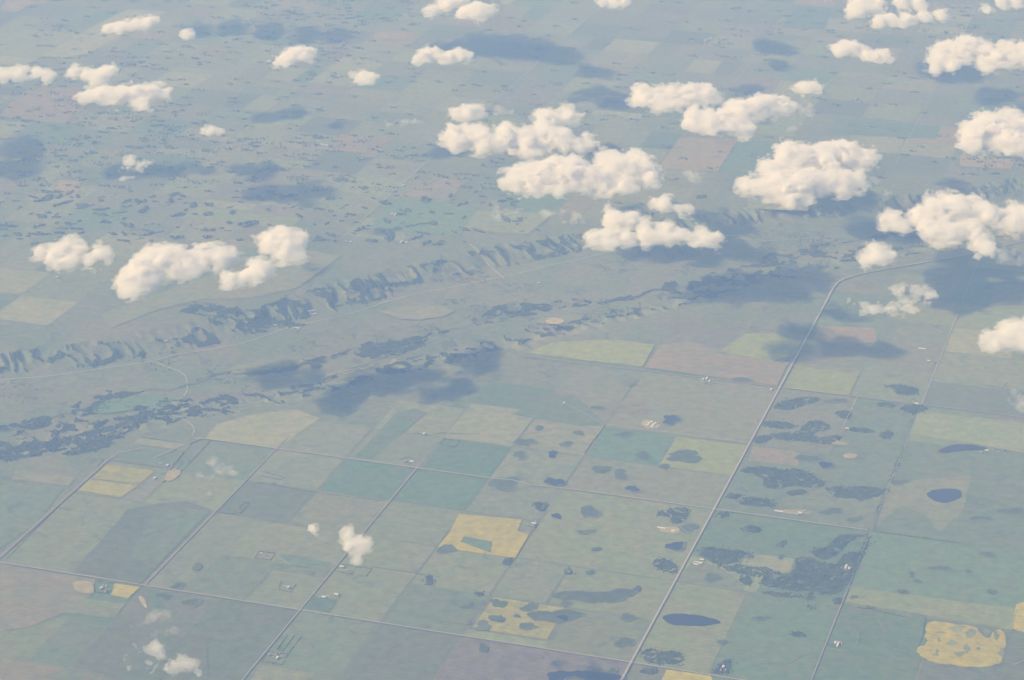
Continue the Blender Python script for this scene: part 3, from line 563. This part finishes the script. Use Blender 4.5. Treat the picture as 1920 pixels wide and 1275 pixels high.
FARMS = [
    ('in the farmyard east of the two pale yellow fields', [(GB, 300, 870), (GB, 302.5, 871), (MS, 314, 874), (GB, 322, 870), (GB, 322, 876), (B, 318, 881), (H, 311, 880)]),
    ('in the farmyard beside the small canola corner field', [(H, 194, 1098), (MS, 190, 1104), (GB, 198, 1100), (GB, 200, 1101), (RS_, 199, 1110)]),
    ('in the hedged yard with the curving lane', [(RS_, 495, 1042), (H, 500, 1036), (GB, 489, 1039), (GB, 491, 1039.5)]), ('in the open-sided hedged yard', [(MS, 541, 1103), (GB, 535, 1101), (GB, 537.5, 1101.5), (H, 532, 1098)]),
    ('in the open yard near the road crossing', [(MS, 607, 1121), (GB, 613, 1119), (GB, 616, 1120), (H, 600, 1120), (MS, 631, 1116), (GB, 633, 1119)]), ('in the hedged yard under the small cloud', [(H, 646, 1069), (MS, 641, 1064), (GB, 650, 1071)]),
    ('in the wooded yard at the foot of the straight road', [(H, 512, 1233), (MS, 520, 1235), (GB, 528, 1233), (B, 505, 1230), (RS_, 518, 1228)]), ('in the yard next to the bright canola', [(MS, 1001, 983), (H, 989, 982), (GB, 1004, 980), (GB, 1005, 984)]),
    ('in the large yard on the half-mile lane', [(LB, 1216, 797), (MS, 1222, 793), (MS, 1228, 796), (LB, 1224, 800), (B, 1234, 796), (GB, 1210, 799), (GB, 1213, 800), (H, 1205, 801)]),
    ('in the tree-ringed yard in the cloud shade', [(MS, 1318, 713), (LB, 1325, 711), (MS, 1330, 716), (GB, 1313, 716), (GB, 1316, 717), (GB, 1319, 717.5), (H, 1336, 713), (B, 1322, 719)]), ('at the bend of the small lane', [(MS, 1058, 757), (H, 1064, 758)]),
    ('in the sandy yard by the highway', [(LB, 1240, 991), (MS, 1262, 997), (H, 1266, 985), (B, 1253, 993)]), ('in the white farm against the wood', [(MS, 1316, 1051), (LB, 1309, 1056), (MS, 1305, 1060), (H, 1320, 1049), (GB, 1300, 1058), (GB, 1303, 1056), (B, 1312, 1060)]),
    ('in the farm on the lane east of the crossing', [(LB, 1460, 960), (H, 1470, 964), (MS, 1500, 963), (B, 1510, 960), (GB, 1492, 966), (GB, 1495, 967)]), ('in the clearing of the largest wood', [(LB, 1586, 1064), (MS, 1592, 1068), (H, 1588, 1070)]),
    ('in the yard beside the gravel road', [(MS, 1566, 1207), (LB, 1571, 1210), (H, 1560, 1205), (RS_, 1575, 1205), (GB, 1578, 1209)]), ('in the bottom yard north of the canola', [(RS_, 1352, 1257), (MS, 1356, 1252), (H, 1345, 1252), (GB, 1360, 1258)]),
    ('near the shadow east of the valley bend', [(MS, 1741, 678), (H, 1752, 681), (RS_, 1748, 683), (B, 1755, 679)]), ('alone in the field above the corner farm', [(LB, 1729, 655)]), ('in the corner farm on the cross road', [(H, 1713, 756), (MS, 1718, 758), (GB, 1711, 754), (B, 1721, 760)]),
    ('at the highway crossing', [(MS, 1446, 732)]), ('in the yard by the long pond', [(MS, 1850, 846), (H, 1862, 843), (B, 1840, 850), (RS_, 1880, 845), (H, 1872, 848)]), ('in the roadside yard north of the deep green field', [(H, 766, 870), (MS, 772, 867), (B, 760, 867)]),
    ('in the tree-lined yard west of the half-mile field', [(MS, 795, 815), (H, 803, 818), (GB, 790, 814)]), ('in the farm by the old straight road', [(MS, 657, 455), (H, 664, 456), (B, 650, 454)]), ('in the farm below the left cloud', [(MS, 108, 521), (RS_, 113, 524), (GB, 104, 520)]),
    ('beside the dark pond on the northern rim', [(MS, 762, 456), (LB, 752, 455)]), ('on the far road beside the pink field', [(MS, 603, 272), (H, 597, 271), (LB, 610, 273)]), ('midway along the far straight road', [(LB, 755, 350), (MS, 758, 348)]),
    ('in the far green field', [(LB, 741, 403), (MS, 735, 402)]), ('in the far field east of the straight road', [(MS, 868, 382)]), ('at the short side road end', [(RS_, 1577, 805), (RS_, 1582, 807), (MS, 1588, 805)]),
    ('among the hedges left of the straight road', [(H, 505, 905), (B, 512, 907)]), ('in the striped orchard yard', [(H, 447, 958)]), ('in the yard by the wide road', [(MS, 290, 898), (H, 107, 958)])]
for where, bl in FARMS:
    for k, x, y in bl: building(k, x, y, where, rz=float(rng.choice([0, math.pi/2, math.pi/2])))
for where, bl in [('in the valley hamlet', [(LB, 553, 616), (MS, 560, 617), (H, 548, 614), (MS, 516, 611), (H, 520, 613), (B, 556, 621), (H, 566, 613)]), ('on the valley road north side', [(LB, 584, 586), (MS, 590, 590)]), ('on the slope above the valley road', [(MS, 312, 647)]), ('alone on the valley floor', [(MS, 1010, 532)])]:
    for k, x, y in bl: building(k, x, y, where, rz=.8, z=-DEP)

# shelterbelts planted round the yards
def belt(pts, label, r=6.0, sp=11., rows=1):
    p = Gs(pts); out = []
    for a, b in zip(p[:-1], p[1:]):
        L = np.hypot(*(b-a)); d = (b-a)/max(L, 1); nn = np.array([-d[1], d[0]])
        for k in range(rows): out += [a+d*t+nn*(k-.5*(rows-1))*8+rng.normal(size=2)*1.5 for t in np.arange(0, L, sp) if fbm2(np.array([a[0]+t]), np.array([a[1]+t*.7]), 2)[0]*0+rng.random() < .8]
    out = np.array(out); grove('shelterbelt', out, rng.uniform(.75, 1.15, len(out))*r, label, cat='tree row')
for pts, l in [([(486, 1034), (516, 1038), (508, 1051), (478, 1047), (486, 1034)], 'square hedge of trees around the yard with the curving lane'), ([(527, 1091), (523, 1105), (545, 1111), (556, 1095)], 'three-sided hedge of trees around a yard'), ([(632, 1057), (670, 1063), (658, 1077), (624, 1071), (632, 1057)], 'square of trees under the small cloud'),
               ([(670, 1063), (697, 1067), (687, 1081), (658, 1077)], 'hedge around the empty square next to the yard'), ([(697, 1063), (745, 1070), (790, 1077), (826, 1082)], 'long single hedge running east from the hedged yard'), ([(503, 1222), (540, 1227), (528, 1247), (490, 1241), (503, 1222)], 'square of trees around the yard by the straight road'),
               ([(520, 1218), (540, 1190)], 'hedge row, first of three parallel rows'), ([(530, 1221), (553, 1191)], 'hedge row, middle of three parallel rows'), ([(542, 1224), (566, 1193)], 'hedge row, last of three parallel rows'), ([(186, 1090), (222, 1096), (203, 1113), (178, 1110)], 'trees around the yard by the small canola field'),
               ([(175, 1110), (205, 1114)], 'dark hedge south of the small canola yard'), ([(833, 824), (826, 833)], 'short hedge at the deep green field corner'), ([(832, 823), (862, 827), (853, 839), (840, 837)], 'square hedge in the corner of the deep green field'), ([(745, 867), (760, 858), (790, 862)], 'thin hedge around the roadside yard'),
               ([(778, 812), (800, 817), (830, 812), (860, 814), (900, 814)], 'line of trees reaching east from the tree-lined yard'), ([(1135, 797), (1125, 812), (1110, 830), (1097, 850)], 'hedge along the western edge of a deep green field'), ([(402, 960), (430, 964), (455, 962)], 'hedge at the striped orchard yard'), ([(440, 960), (460, 942), (468, 945), (450, 965)], 'dense hedges of the striped orchard'),
               ([(303, 890), (325, 885), (345, 870)], 'trees south of the red barn yard'), ([(265, 820), (357, 834)], 'hedge along the upper strip field'), ([(345, 848), (330, 868)], 'hedge beside the narrow road'), ([(395, 827), (345, 880), (305, 905)], 'long hedge slanting past the red barn yard'), ([(195, 862), (130, 930), (70, 990), (10, 1050)], 'tree row along the wide road'),
               ([(100, 952), (130, 956)], 'hedge by the wide road'), ([(495, 885), (535, 897), (525, 900), (490, 893)], 'hedge of the yard left of the straight road'), ([(480, 905), (540, 915), (600, 925), (720, 940)], 'long field hedge below the deep green field'), ([(1305, 712), (1330, 722), (1350, 717)], 'dark trees around the yard in the cloud shade'),
               ([(1547, 1200), (1552, 1210), (1580, 1216)], 'dark trees behind the yard on the gravel road'), ([(1340, 1248), (1370, 1250), (1365, 1265), (1335, 1262)], 'trees around the bottom farmyard'), ([(1705, 753), (1712, 748), (1720, 752)], 'trees at the corner farm'), ([(1840, 722), (1880, 728), (1888, 718)], 'hooked hedge in the eastern field'),
               ([(985, 985), (1005, 990), (1000, 976)], 'trees around the yard next to the bright canola'), ([(1583, 1135), (1640, 1145), (1700, 1158)], 'thin hedge below the pale strip field'), ([(1906, 1145), (1898, 1182)], 'hedge at the end of the pale strip field'), ([(1735, 1160), (1730, 1195), (1722, 1212)], 'trees along the western edge of the ragged canola'),
               ([(1632, 997), (1720, 1008), (1790, 1018)], 'thin hedge on the line of the cross road')]:
    belt(pts, l)

# ------------------------------------------------------------------ clouds: each one a closed body of droplets with a thinner fringe
def snet(f, o, h):
    """smooth skin of the region where f < 0 (surface nets)"""
    n = f.shape; ins = f < 0; cor = [(i, j, k) for i in (0, 1) for j in (0, 1) for k in (0, 1)]
    cut = lambda a, c: a[c[0]:n[0]-1+c[0], c[1]:n[1]-1+c[1], c[2]:n[2]-1+c[2]]
    k8 = sum(cut(ins, c).astype(np.int8) for c in cor); act = (k8 > 0) & (k8 < 8); C = np.argwhere(act)
    if not len(C): return np.zeros((0, 3)), np.zeros((0, 4), int)
    val = [f[C[:, 0]+c[0], C[:, 1]+c[1], C[:, 2]+c[2]] for c in cor]; pos = np.zeros((len(C), 3)); cnt = np.zeros(len(C))
    for a in range(8):
        for b in range(a+1, 8):
            d = np.array(cor[b])-np.array(cor[a])
            if np.abs(d).sum() != 1: continue
            m = (val[a] < 0) != (val[b] < 0); t = np.where(m, val[a]/np.where(m, val[a]-val[b], 1), 0)
            pos += m[:, None]*(np.array(cor[a])+t[:, None]*d); cnt += m
    idx = np.full(act.shape, -1, np.int32); idx[act] = np.arange(len(C)); V = (C+pos/cnt[:, None])*h+o; Qs = []
    for ax in range(3):
        u, v = [(1, 2), (2, 0), (0, 1)][ax]
        s0 = [slice(1, -1)]*3; s1 = [slice(1, -1)]*3; s0[ax] = slice(0, n[ax]-1); s1[ax] = slice(1, n[ax])
        A = ins[tuple(s0)]; ch = A != ins[tuple(s1)]; p = np.argwhere(ch)
        if not len(p): continue
        off = np.ones(3, int); off[ax] = 0; p = p+off; eu = np.zeros(3, int); eu[u] = 1; ev = np.zeros(3, int); ev[v] = 1
        g = lambda q: idx[q[:, 0], q[:, 1], q[:, 2]]
        q = np.stack([g(p-eu-ev), g(p-ev), g(p), g(p-eu)], 1); inn = A[ch]; q[~inn] = q[~inn][:, ::-1]; Qs.append(q)
    return V, np.concatenate(Qs)

def cloud_mat(name, dens, surf):
    m = bpy.data.materials.new(name); m.use_nodes = True; t = m.node_tree; t.nodes.remove(t.nodes['Principled BSDF']); out = t.nodes['Material Output']
    v = N(t, 'ShaderNodeVolumePrincipled'); v.inputs['Color'].default_value = (.984, .984, .984, 1); v.inputs['Density'].default_value = dens
    v.inputs['Anisotropy'].default_value = 0.0; t.links.new(v.outputs[0], out.inputs['Volume'])
    if surf:      # the skin of the body scatters a little too
        mx = N(t, 'ShaderNodeMixShader'); mx.inputs[0].default_value = surf
        a, b = N(t, 'ShaderNodeBsdfTransparent'), N(t, 'ShaderNodeBsdfDiffuse'); b.inputs[0].default_value = (.9, .9, .9, 1)
        t.links.new(a.outputs[0], mx.inputs[1]); t.links.new(b.outputs[0], mx.inputs[2]); t.links.new(mx.outputs[0], out.inputs['Surface'])
    return m
M_cloud, M_thin, M_fringe = cloud_mat('cloud_body', .019, .008), cloud_mat('cloud_thin', .0026, .006), cloud_mat('cloud_fringe', .0072, 0)
M_base, M_mid = cloud_mat('cloud_base', .0085, 0), cloud_mat('cloud_mid', .0075, .008)
ZB = 1450.
FD = np.array([fw[0], fw[1], 0.]); FD /= np.linalg.norm(FD); RD = np.array([FD[1], -FD[0], 0.])
def billow(P, o=4):
    r = 0; a_ = .55
    for i in range(o): r = r+a_*np.abs(vn(P*2.03**i+i*9.7)*2-1); a_ *= .52
    return r
def cloud(lobes, label, thin=0, zb=ZB):
    r = np.random.default_rng(int(abs(lobes[0][0])*31+abs(lobes[0][1])*7+len(lobes)))
    yb = max(y+q for x, y, q in lobes); c0 = G(np.mean([l[0] for l in lobes]), yb, zb); mpp = np.linalg.norm(c0-CAM)/F; sp = []; dk_ = []
    for x, y, q in lobes:      # broad flat-based heaps: deeper than tall
        R = q*mpp*.885; e = max(0, yb-(y+q))*mpp; sp.append((*G(x, y, zb+R*.55+e*.16), R, R*2.4, R*.68))
        if not thin: dk_.append((*G(x+q*.15, y+q*.12, zb+R*.30), R*1.45, R*4.0, R*.58))
    sub = []
    for s in list(sp):
        for k in range(16):
            d = r.normal(size=3); d /= np.linalg.norm(d); d[2] = abs(d[2])*.9-.2
            q = s[3]*r.uniform(.16, .42); p = np.array(s[:3])+RD*d[0]*s[3]*.88+FD*d[1]*s[4]*.88+np.array([0, 0, d[2]*s[5]*.92])
            sub.append((*p, q, q*1.15, q*.9))
    nl = len(sp); sp = np.array(sp+sub); allp = np.vstack([sp]+([np.array(dk_)] if dk_ else [])); ext = np.stack([np.hypot(allp[:, 3]*abs(RD[i])+allp[:, 4]*abs(FD[i]), 0) for i in (0, 1)]+[allp[:, 5]], 1); lo = (allp[:, :3]-ext).min(0)-60; hi = (allp[:, :3]+ext).max(0)+60; lo[2] = max((sp[:, 2]-sp[:, 5]).min(), zb)-90; hi[2] = (sp[:, 2]+sp[:, 5]).max()+90
    h = max(9., ((hi-lo).prod()/900000)**(1/3)); n = np.ceil((hi-lo)/h).astype(int)+1
    ax_ = [lo[i]+h*np.arange(n[i]) for i in range(3)]; kk = max(14., .15*sp[:nl, 3].mean()); acc = np.zeros(n, np.float32); acc2 = np.zeros(n, np.float32)
    for s, tgt in [(s, acc) for s in sp]+[(s, acc2) for s in dk_]:
        sl = []
        for i, rr in enumerate((s[4], s[4], s[5])):
            m_ = rr+5*kk; sl.append(slice(max(0, int((s[i]-m_-lo[i])/h)), max(1, int((s[i]+m_-lo[i])/h)+2)))
        X = (ax_[0][sl[0]]-s[0])[:, None, None]; Y = (ax_[1][sl[1]]-s[1])[None, :, None]; Zz = (ax_[2][sl[2]]-s[2])[None, None, :]
        a_, b_ = X*RD[0]+Y*RD[1], X*FD[0]+Y*FD[1]
        d = (np.sqrt((a_/s[3])**2+(b_/s[4])**2+(Zz/s[5])**2)-1)*s[3]*.85
        tgt[tuple(sl)] += np.exp(-np.clip(d, -250, 400)/kk)
    f = -kk*np.log(acc+1e-12)+kk*(.5 if thin else 1.3); near = (f > -115) & (f < 125)
    ix_ = np.nonzero(near); P = np.stack([ax_[i][ix_[i]] for i in range(3)], -1); base = (zb+25-P[:, 2])+40*fbm(P/260, 2); fn = np.maximum(f[near], base)
    big = sp[:nl, 3].max(); L1 = 90+1.2*big
    f1 = np.where(f < 0, -115., 115.).astype(np.float32); f2 = f1.copy()
    if thin: f1[near] = fn+fbm(P/np.array([110., 110., 80.]), 4)*170+22
    else: f1[near] = fn+(.42-billow(P/np.array([L1, L1*1.5, L1*.8]), 3))*(10+.36*big)+fbm(P/np.array([115., 150., 80.])+5, 5, .68)*(.86*big)+.15*big
    f2[near] = np.maximum(f[near], base-25)+fbm(P/np.array([130., 160., 70.])+31, 5, .66)*(20+1.05*big)-.06*big-.24*big*np.exp(-((P[:, 2]-zb)/130)**2)
    def cap(a):
        for ax in range(3):
            i = [slice(None)]*3
            for e in (0, -1): i[ax] = e; a[tuple(i)] = 60
        return a
    V, Q = snet(cap(f1), lo, h)
    if not len(Q): print('EMPTY CLOUD', label); return
    c = np.array([V[:, 0].mean(), V[:, 1].mean(), V[:, 2].min()])
    e = bpy.data.objects.new('cloud', None); COL.objects.link(e); e.location = c.tolist(); tag(e, label, 'cloud', 'fair-weather clouds over the plain')
    link('body', me_fast('body', V-c, Q, (M_cloud, M_thin, M_mid)[thin]), e)
    if thin: return
    f = -kk*np.log(acc2+1e-12)+kk*1.0; near = (f > -115) & (f < 125); ix_ = np.nonzero(near); P = np.stack([ax_[i][ix_[i]] for i in range(3)], -1)
    f3 = np.where(f < 0, -115., 115.).astype(np.float32)
    f3[near] = np.maximum(f[near], (zb-P[:, 2])+30*fbm(P/260, 2))+fbm(P/np.array([150., 190., 80.])+11, 4)*(.75*big)
    V, Q = snet(cap(f3), lo, h)
    if len(Q): link('base', me_fast('base', V-c, Q, M_base), e)
    V, Q = snet(cap(f2), lo, h)
    if len(V): link('fringe', me_fast('fringe', V-c, Q, M_fringe), e)
for l, *lb in [
    ('low flat cloud over the pale slanting field, top left', (205, 52, 11), (225, 50, 12), (250, 46, 13), (275, 42, 13), (287, 40, 9)), ('tiny puff right of the flat cloud, top left', (350, 66, 9), (340, 64, 5)),
    ('rounded cloud with a bright right dome, upper left', (553, 102, 17), (572, 102, 15), (535, 110, 13), (520, 116, 8)), ('two-humped saddle-shaped cloud, upper middle', (800, 102, 14), (815, 100, 13), (785, 110, 9), (862, 102, 13), (845, 106, 11), (878, 106, 8), (830, 110, 9)),
    ('cloud cut by the top edge, middle', (895, 20, 18), (870, 22, 14), (915, 20, 10), (835, 8, 14), (810, 18, 10), (860, 2, 14)), ('small cloud touching the top edge over a road', (1150, 2, 12), (1170, 2, 10), (1128, 6, 8)),
    ('long low cloud cut by the left edge', (10, 140, 12), (35, 137, 13), (65, 138, 11), (90, 142, 9), (-15, 140, 14), (-50, 140, 16), (-90, 140, 16)), ('cloud right above the largest upper left cloud', (140, 135, 10), (165, 140, 11), (190, 140, 17), (205, 135, 14), (180, 152, 11)),
    ('largest upper left cloud, over the pink field', (165, 178, 15), (195, 175, 17), (220, 178, 18), (260, 176, 19), (285, 172, 17), (305, 173, 11), (268, 197, 9)), ('tiny cloud below the upper left group', (395, 246, 9), (410, 248, 6), (382, 247, 5)),
    ('small square cloud between the saddle cloud and the left', (680, 145, 13), (695, 145, 9), (668, 146, 8)), ('small cloud just above the long central cloud', (875, 210, 15), (895, 208, 13), (855, 215, 11)),
    ('long central cloud of many domes', (855, 258, 21), (880, 255, 24), (905, 262, 22), (950, 256, 26), (985, 262, 24), (1020, 252, 25), (1050, 260, 22), (1085, 270, 14), (1100, 268, 11), (1000, 280, 12), (1040, 222, 16), (1020, 222, 18), (1065, 214, 14), (1082, 216, 8)),
    ('big bright cloud below the long central cloud', (970, 335, 22), (1000, 332, 28), (1040, 325, 32), (1075, 325, 30), (1105, 330, 22), (1150, 312, 26), (1190, 308, 24), (1215, 325, 18), (1170, 345, 17), (1130, 345, 18), (1140, 298, 15)),
    ('small cloud right of the valley rim clouds', (1243, 382, 16), (1230, 378, 9), (1270, 392, 9), (1290, 395, 6)), ('cloud with a long lower shelf over the valley rim', (1150, 408, 20), (1180, 412, 17), (1205, 418, 12), (1110, 445, 16), (1140, 448, 17), (1175, 448, 15), (1210, 440, 17), (1245, 435, 18), (1270, 437, 15)),
    ('small pointed cloud beside the shelf cloud', (1320, 447, 17), (1340, 448, 12), (1300, 452, 10)), ('smooth three-domed cloud, upper right of centre', (1205, 178, 22), (1230, 182, 22), (1260, 184, 22), (1290, 178, 22), (1315, 176, 20), (1332, 182, 15)),
    ('ragged cloud below right of the three-domed cloud', (1300, 222, 21), (1330, 225, 22), (1360, 225, 22), (1385, 210, 24), (1415, 200, 22), (1440, 195, 16), (1465, 195, 16), (1390, 238, 16), (1480, 200, 9)), ('small lens-shaped cloud beside the far right road', (1510, 163, 12), (1525, 163, 12), (1495, 163, 7)),
    ('stepped cloud, upper right', (1575, 92, 14), (1595, 88, 15), (1625, 103, 12), (1655, 105, 14), (1640, 105, 12)), ('cloud cut by the top edge, right', (1610, 10, 18), (1640, 10, 16), (1600, 22, 9), (1690, 5, 14), (1720, 5, 13)), ('long bar-shaped cloud near the top right', (1645, 40, 11), (1670, 37, 13), (1700, 34, 13), (1735, 30, 12), (1762, 28, 11), (1690, 44, 8)),
    ('rising cloud left of the right-edge bank', (1765, 105, 17), (1790, 95, 22), (1815, 85, 20), (1840, 90, 18), (1780, 118, 14), (1750, 125, 7)), ('cloud bank cut by the right edge, upper', (1850, 118, 14), (1870, 108, 19), (1895, 100, 22), (1925, 100, 24), (1950, 100, 20)), ('small cloud in the top right corner', (1850, 18, 8), (1880, 5, 12), (1905, 6, 10)),
    ('big round cloud cut by the right edge', (1830, 255, 26), (1855, 240, 30), (1880, 250, 32), (1910, 235, 28), (1930, 262, 28), (1820, 272, 14)),
    ('largest two-tiered cloud, right of centre', (1450, 320, 22), (1480, 290, 26), (1510, 290, 24), (1545, 295, 26), (1580, 285, 22), (1600, 290, 20), (1625, 295, 12), (1430, 350, 20), (1460, 350, 26), (1490, 345, 30), (1530, 335, 26), (1570, 335, 26), (1600, 338, 18), (1480, 370, 16), (1400, 345, 12)),
    ('tall heaped cloud over the valley bend, right', (1680, 415, 18), (1660, 418, 12), (1730, 410, 22), (1760, 395, 26), (1790, 385, 26), (1830, 385, 20), (1850, 400, 22), (1780, 430, 24), (1820, 430, 22), (1750, 440, 15), (1840, 455, 18)), ('cloud cut by the right edge beside the heaped cloud', (1890, 415, 20), (1915, 405, 22), (1940, 410, 24)),
    ('small peaked cloud above the highway bend', (1645, 475, 18), (1660, 478, 14), (1625, 485, 12)), ('lowest cloud cut by the right edge', (1860, 640, 14), (1885, 632, 18), (1910, 625, 22), (1930, 630, 24)),
    ('broken cloud left of the large left cloud', (120, 468, 18), (140, 465, 17), (100, 475, 14), (135, 482, 15), (185, 475, 14), (170, 490, 12), (75, 475, 9), (110, 490, 13), (195, 480, 9)),
    ('large bright cloud on the left, heavy at one end', (255, 520, 28), (275, 500, 30), (300, 490, 26), (330, 485, 20), (355, 490, 22), (380, 485, 20), (410, 480, 22), (330, 500, 18), (260, 540, 14), (235, 525, 12)), ('round cloud between the left cloud and its upper neighbour', (480, 507, 20), (495, 505, 16), (455, 520, 12), (430, 525, 13)),
    ('domed cloud up and right of the large left cloud', (505, 450, 20), (525, 450, 22), (550, 448, 19), (535, 470, 20), (555, 468, 15)), ('small upright cloud over the hedged yards, lower middle', (653, 1006, 9), (670, 1014, 12), (658, 1026, 13), (684, 1022, 8), (668, 1042, 8), (656, 993, 5)), ('tiny puff left of the small upright cloud', (583, 990, 5), (590, 999, 5)),
    # beyond the frame: these cast the shadows seen at the top and left of the picture
    ('cloud beyond the top edge, left of the middle', (600, -70, 24), (650, -80, 28), (700, -75, 30), (750, -70, 26), (800, -60, 24), (560, -65, 18)), ('cloud beyond the top edge, over the far left', (120, -100, 18), (180, -105, 20), (250, -100, 22), (320, -95, 20), (380, -90, 18)),
    ('small cloud beyond the top edge, middle', (850, -30, 16), (880, -25, 14)), ('small cloud beyond the top edge, right of middle', (1190, -75, 18), (1220, -72, 18), (1215, -40, 15)), ('cloud beyond the top edge, right', (1500, -35, 20), (1530, -30, 24), (1570, -30, 22)), ('cloud beyond the left edge', (-260, 95, 20), (-285, 98, 18), (-270, 135, 22), (-310, 135, 20))]:
    cloud(lb, l)
for l, *lb in [('thin frayed cloud above the shaded fields, left', (240, 305, 11), (270, 306, 9), (285, 305, 6), (238, 326, 10)), ('thin flat streak of cloud left of the centre', (735, 235, 7), (760, 234, 8), (785, 232, 7)), ('thin patch right of the small central cloud', (935, 213, 11), (955, 214, 8)),
               ('thin wisp below the big bright cloud', (940, 400, 14), (965, 402, 11)), ('faint wisp along the valley rim', (1020, 400, 10), (1050, 402, 12), (1080, 408, 10)), ('frayed scrap left of the far right road', (1455, 217, 15), (1466, 212, 10)), ('frayed scrap touching the far right road, lower', (1485, 240, 13), (1494, 242, 9)), ('frayed scrap over the far right road, upper', (1510, 203, 14), (1520, 200, 9)), ('torn thin cloud above the highway, right', (1720, 555, 17), (1738, 556, 14), (1690, 552, 13), (1640, 575, 15), (1610, 578, 13), (1670, 580, 13), (1700, 578, 12)),
               ('thin scrap at the right edge, lower', (1915, 745, 12), (1922, 765, 12)), ('thin streak between the left cloud and the valley', (450, 488, 13), (450, 472, 11)), ('thin shred under the domed cloud on the left', (555, 492, 12), (564, 490, 9)), ('thin white puff near the bottom left', (265, 1230, 14), (285, 1230, 13), (250, 1228, 9)), ('thin white puff at the bottom edge', (340, 1250, 13), (325, 1255, 11), (360, 1255, 10), (345, 1268, 11)),
               ('faint torn wisp above the bottom left puff', (298, 1160, 10), (310, 1175, 10), (275, 1178, 7)), ('faint torn wisp beside the narrow road', (410, 870, 10), (420, 890, 13), (395, 890, 10), (400, 908, 9)), ('tiny faint streak near the top, right of middle', (1335, 78, 8), (1320, 82, 6)), ('thin tail under the largest two-tiered cloud', (1640, 345, 12), (1660, 360, 10)), ('thin puff right of the big bright cloud', (1295, 332, 12), (1303, 330, 8)),
               ('thin scrap above the heaped cloud', (1690, 432, 10), (1698, 434, 8)), ('thin flat shred below the right-edge cloud', (1880, 478, 12), (1900, 480, 10))]:
    cloud(lb, l, 2 if 'white puff' in l or 'frayed cloud' in l or 'torn thin' in l else 1)

# ------------------------------------------------------------------ haze: blue air round the camera and everything below it
m = bpy.data.materials.new('blue_air'); m.use_nodes = True; t = m.node_tree; t.nodes.remove(t.nodes['Principled BSDF'])
v = N(t, 'ShaderNodeVolumePrincipled'); v.inputs['Color'].default_value = (.30, .495, 1, 1); v.inputs['Absorption Color'].default_value = (1, 1, 1, 1); v.inputs['Density'].default_value = 2.75e-5
t.links.new(v.outputs[0], t.nodes['Material Output'].inputs['Volume'])
e = 2.2e5
hz = bpy.data.meshes.new('haze'); hz.from_pydata([(x, y, z) for z in (-140, 11300) for y in (-e, e) for x in (-e, e)], [], [(0, 2, 3, 1), (4, 5, 7, 6), (0, 1, 5, 4), (2, 6, 7, 3), (0, 4, 6, 2), (1, 3, 7, 5)]); hz.update(); hz.materials.append(m)
tag(link('haze', hz), kind='stuff')
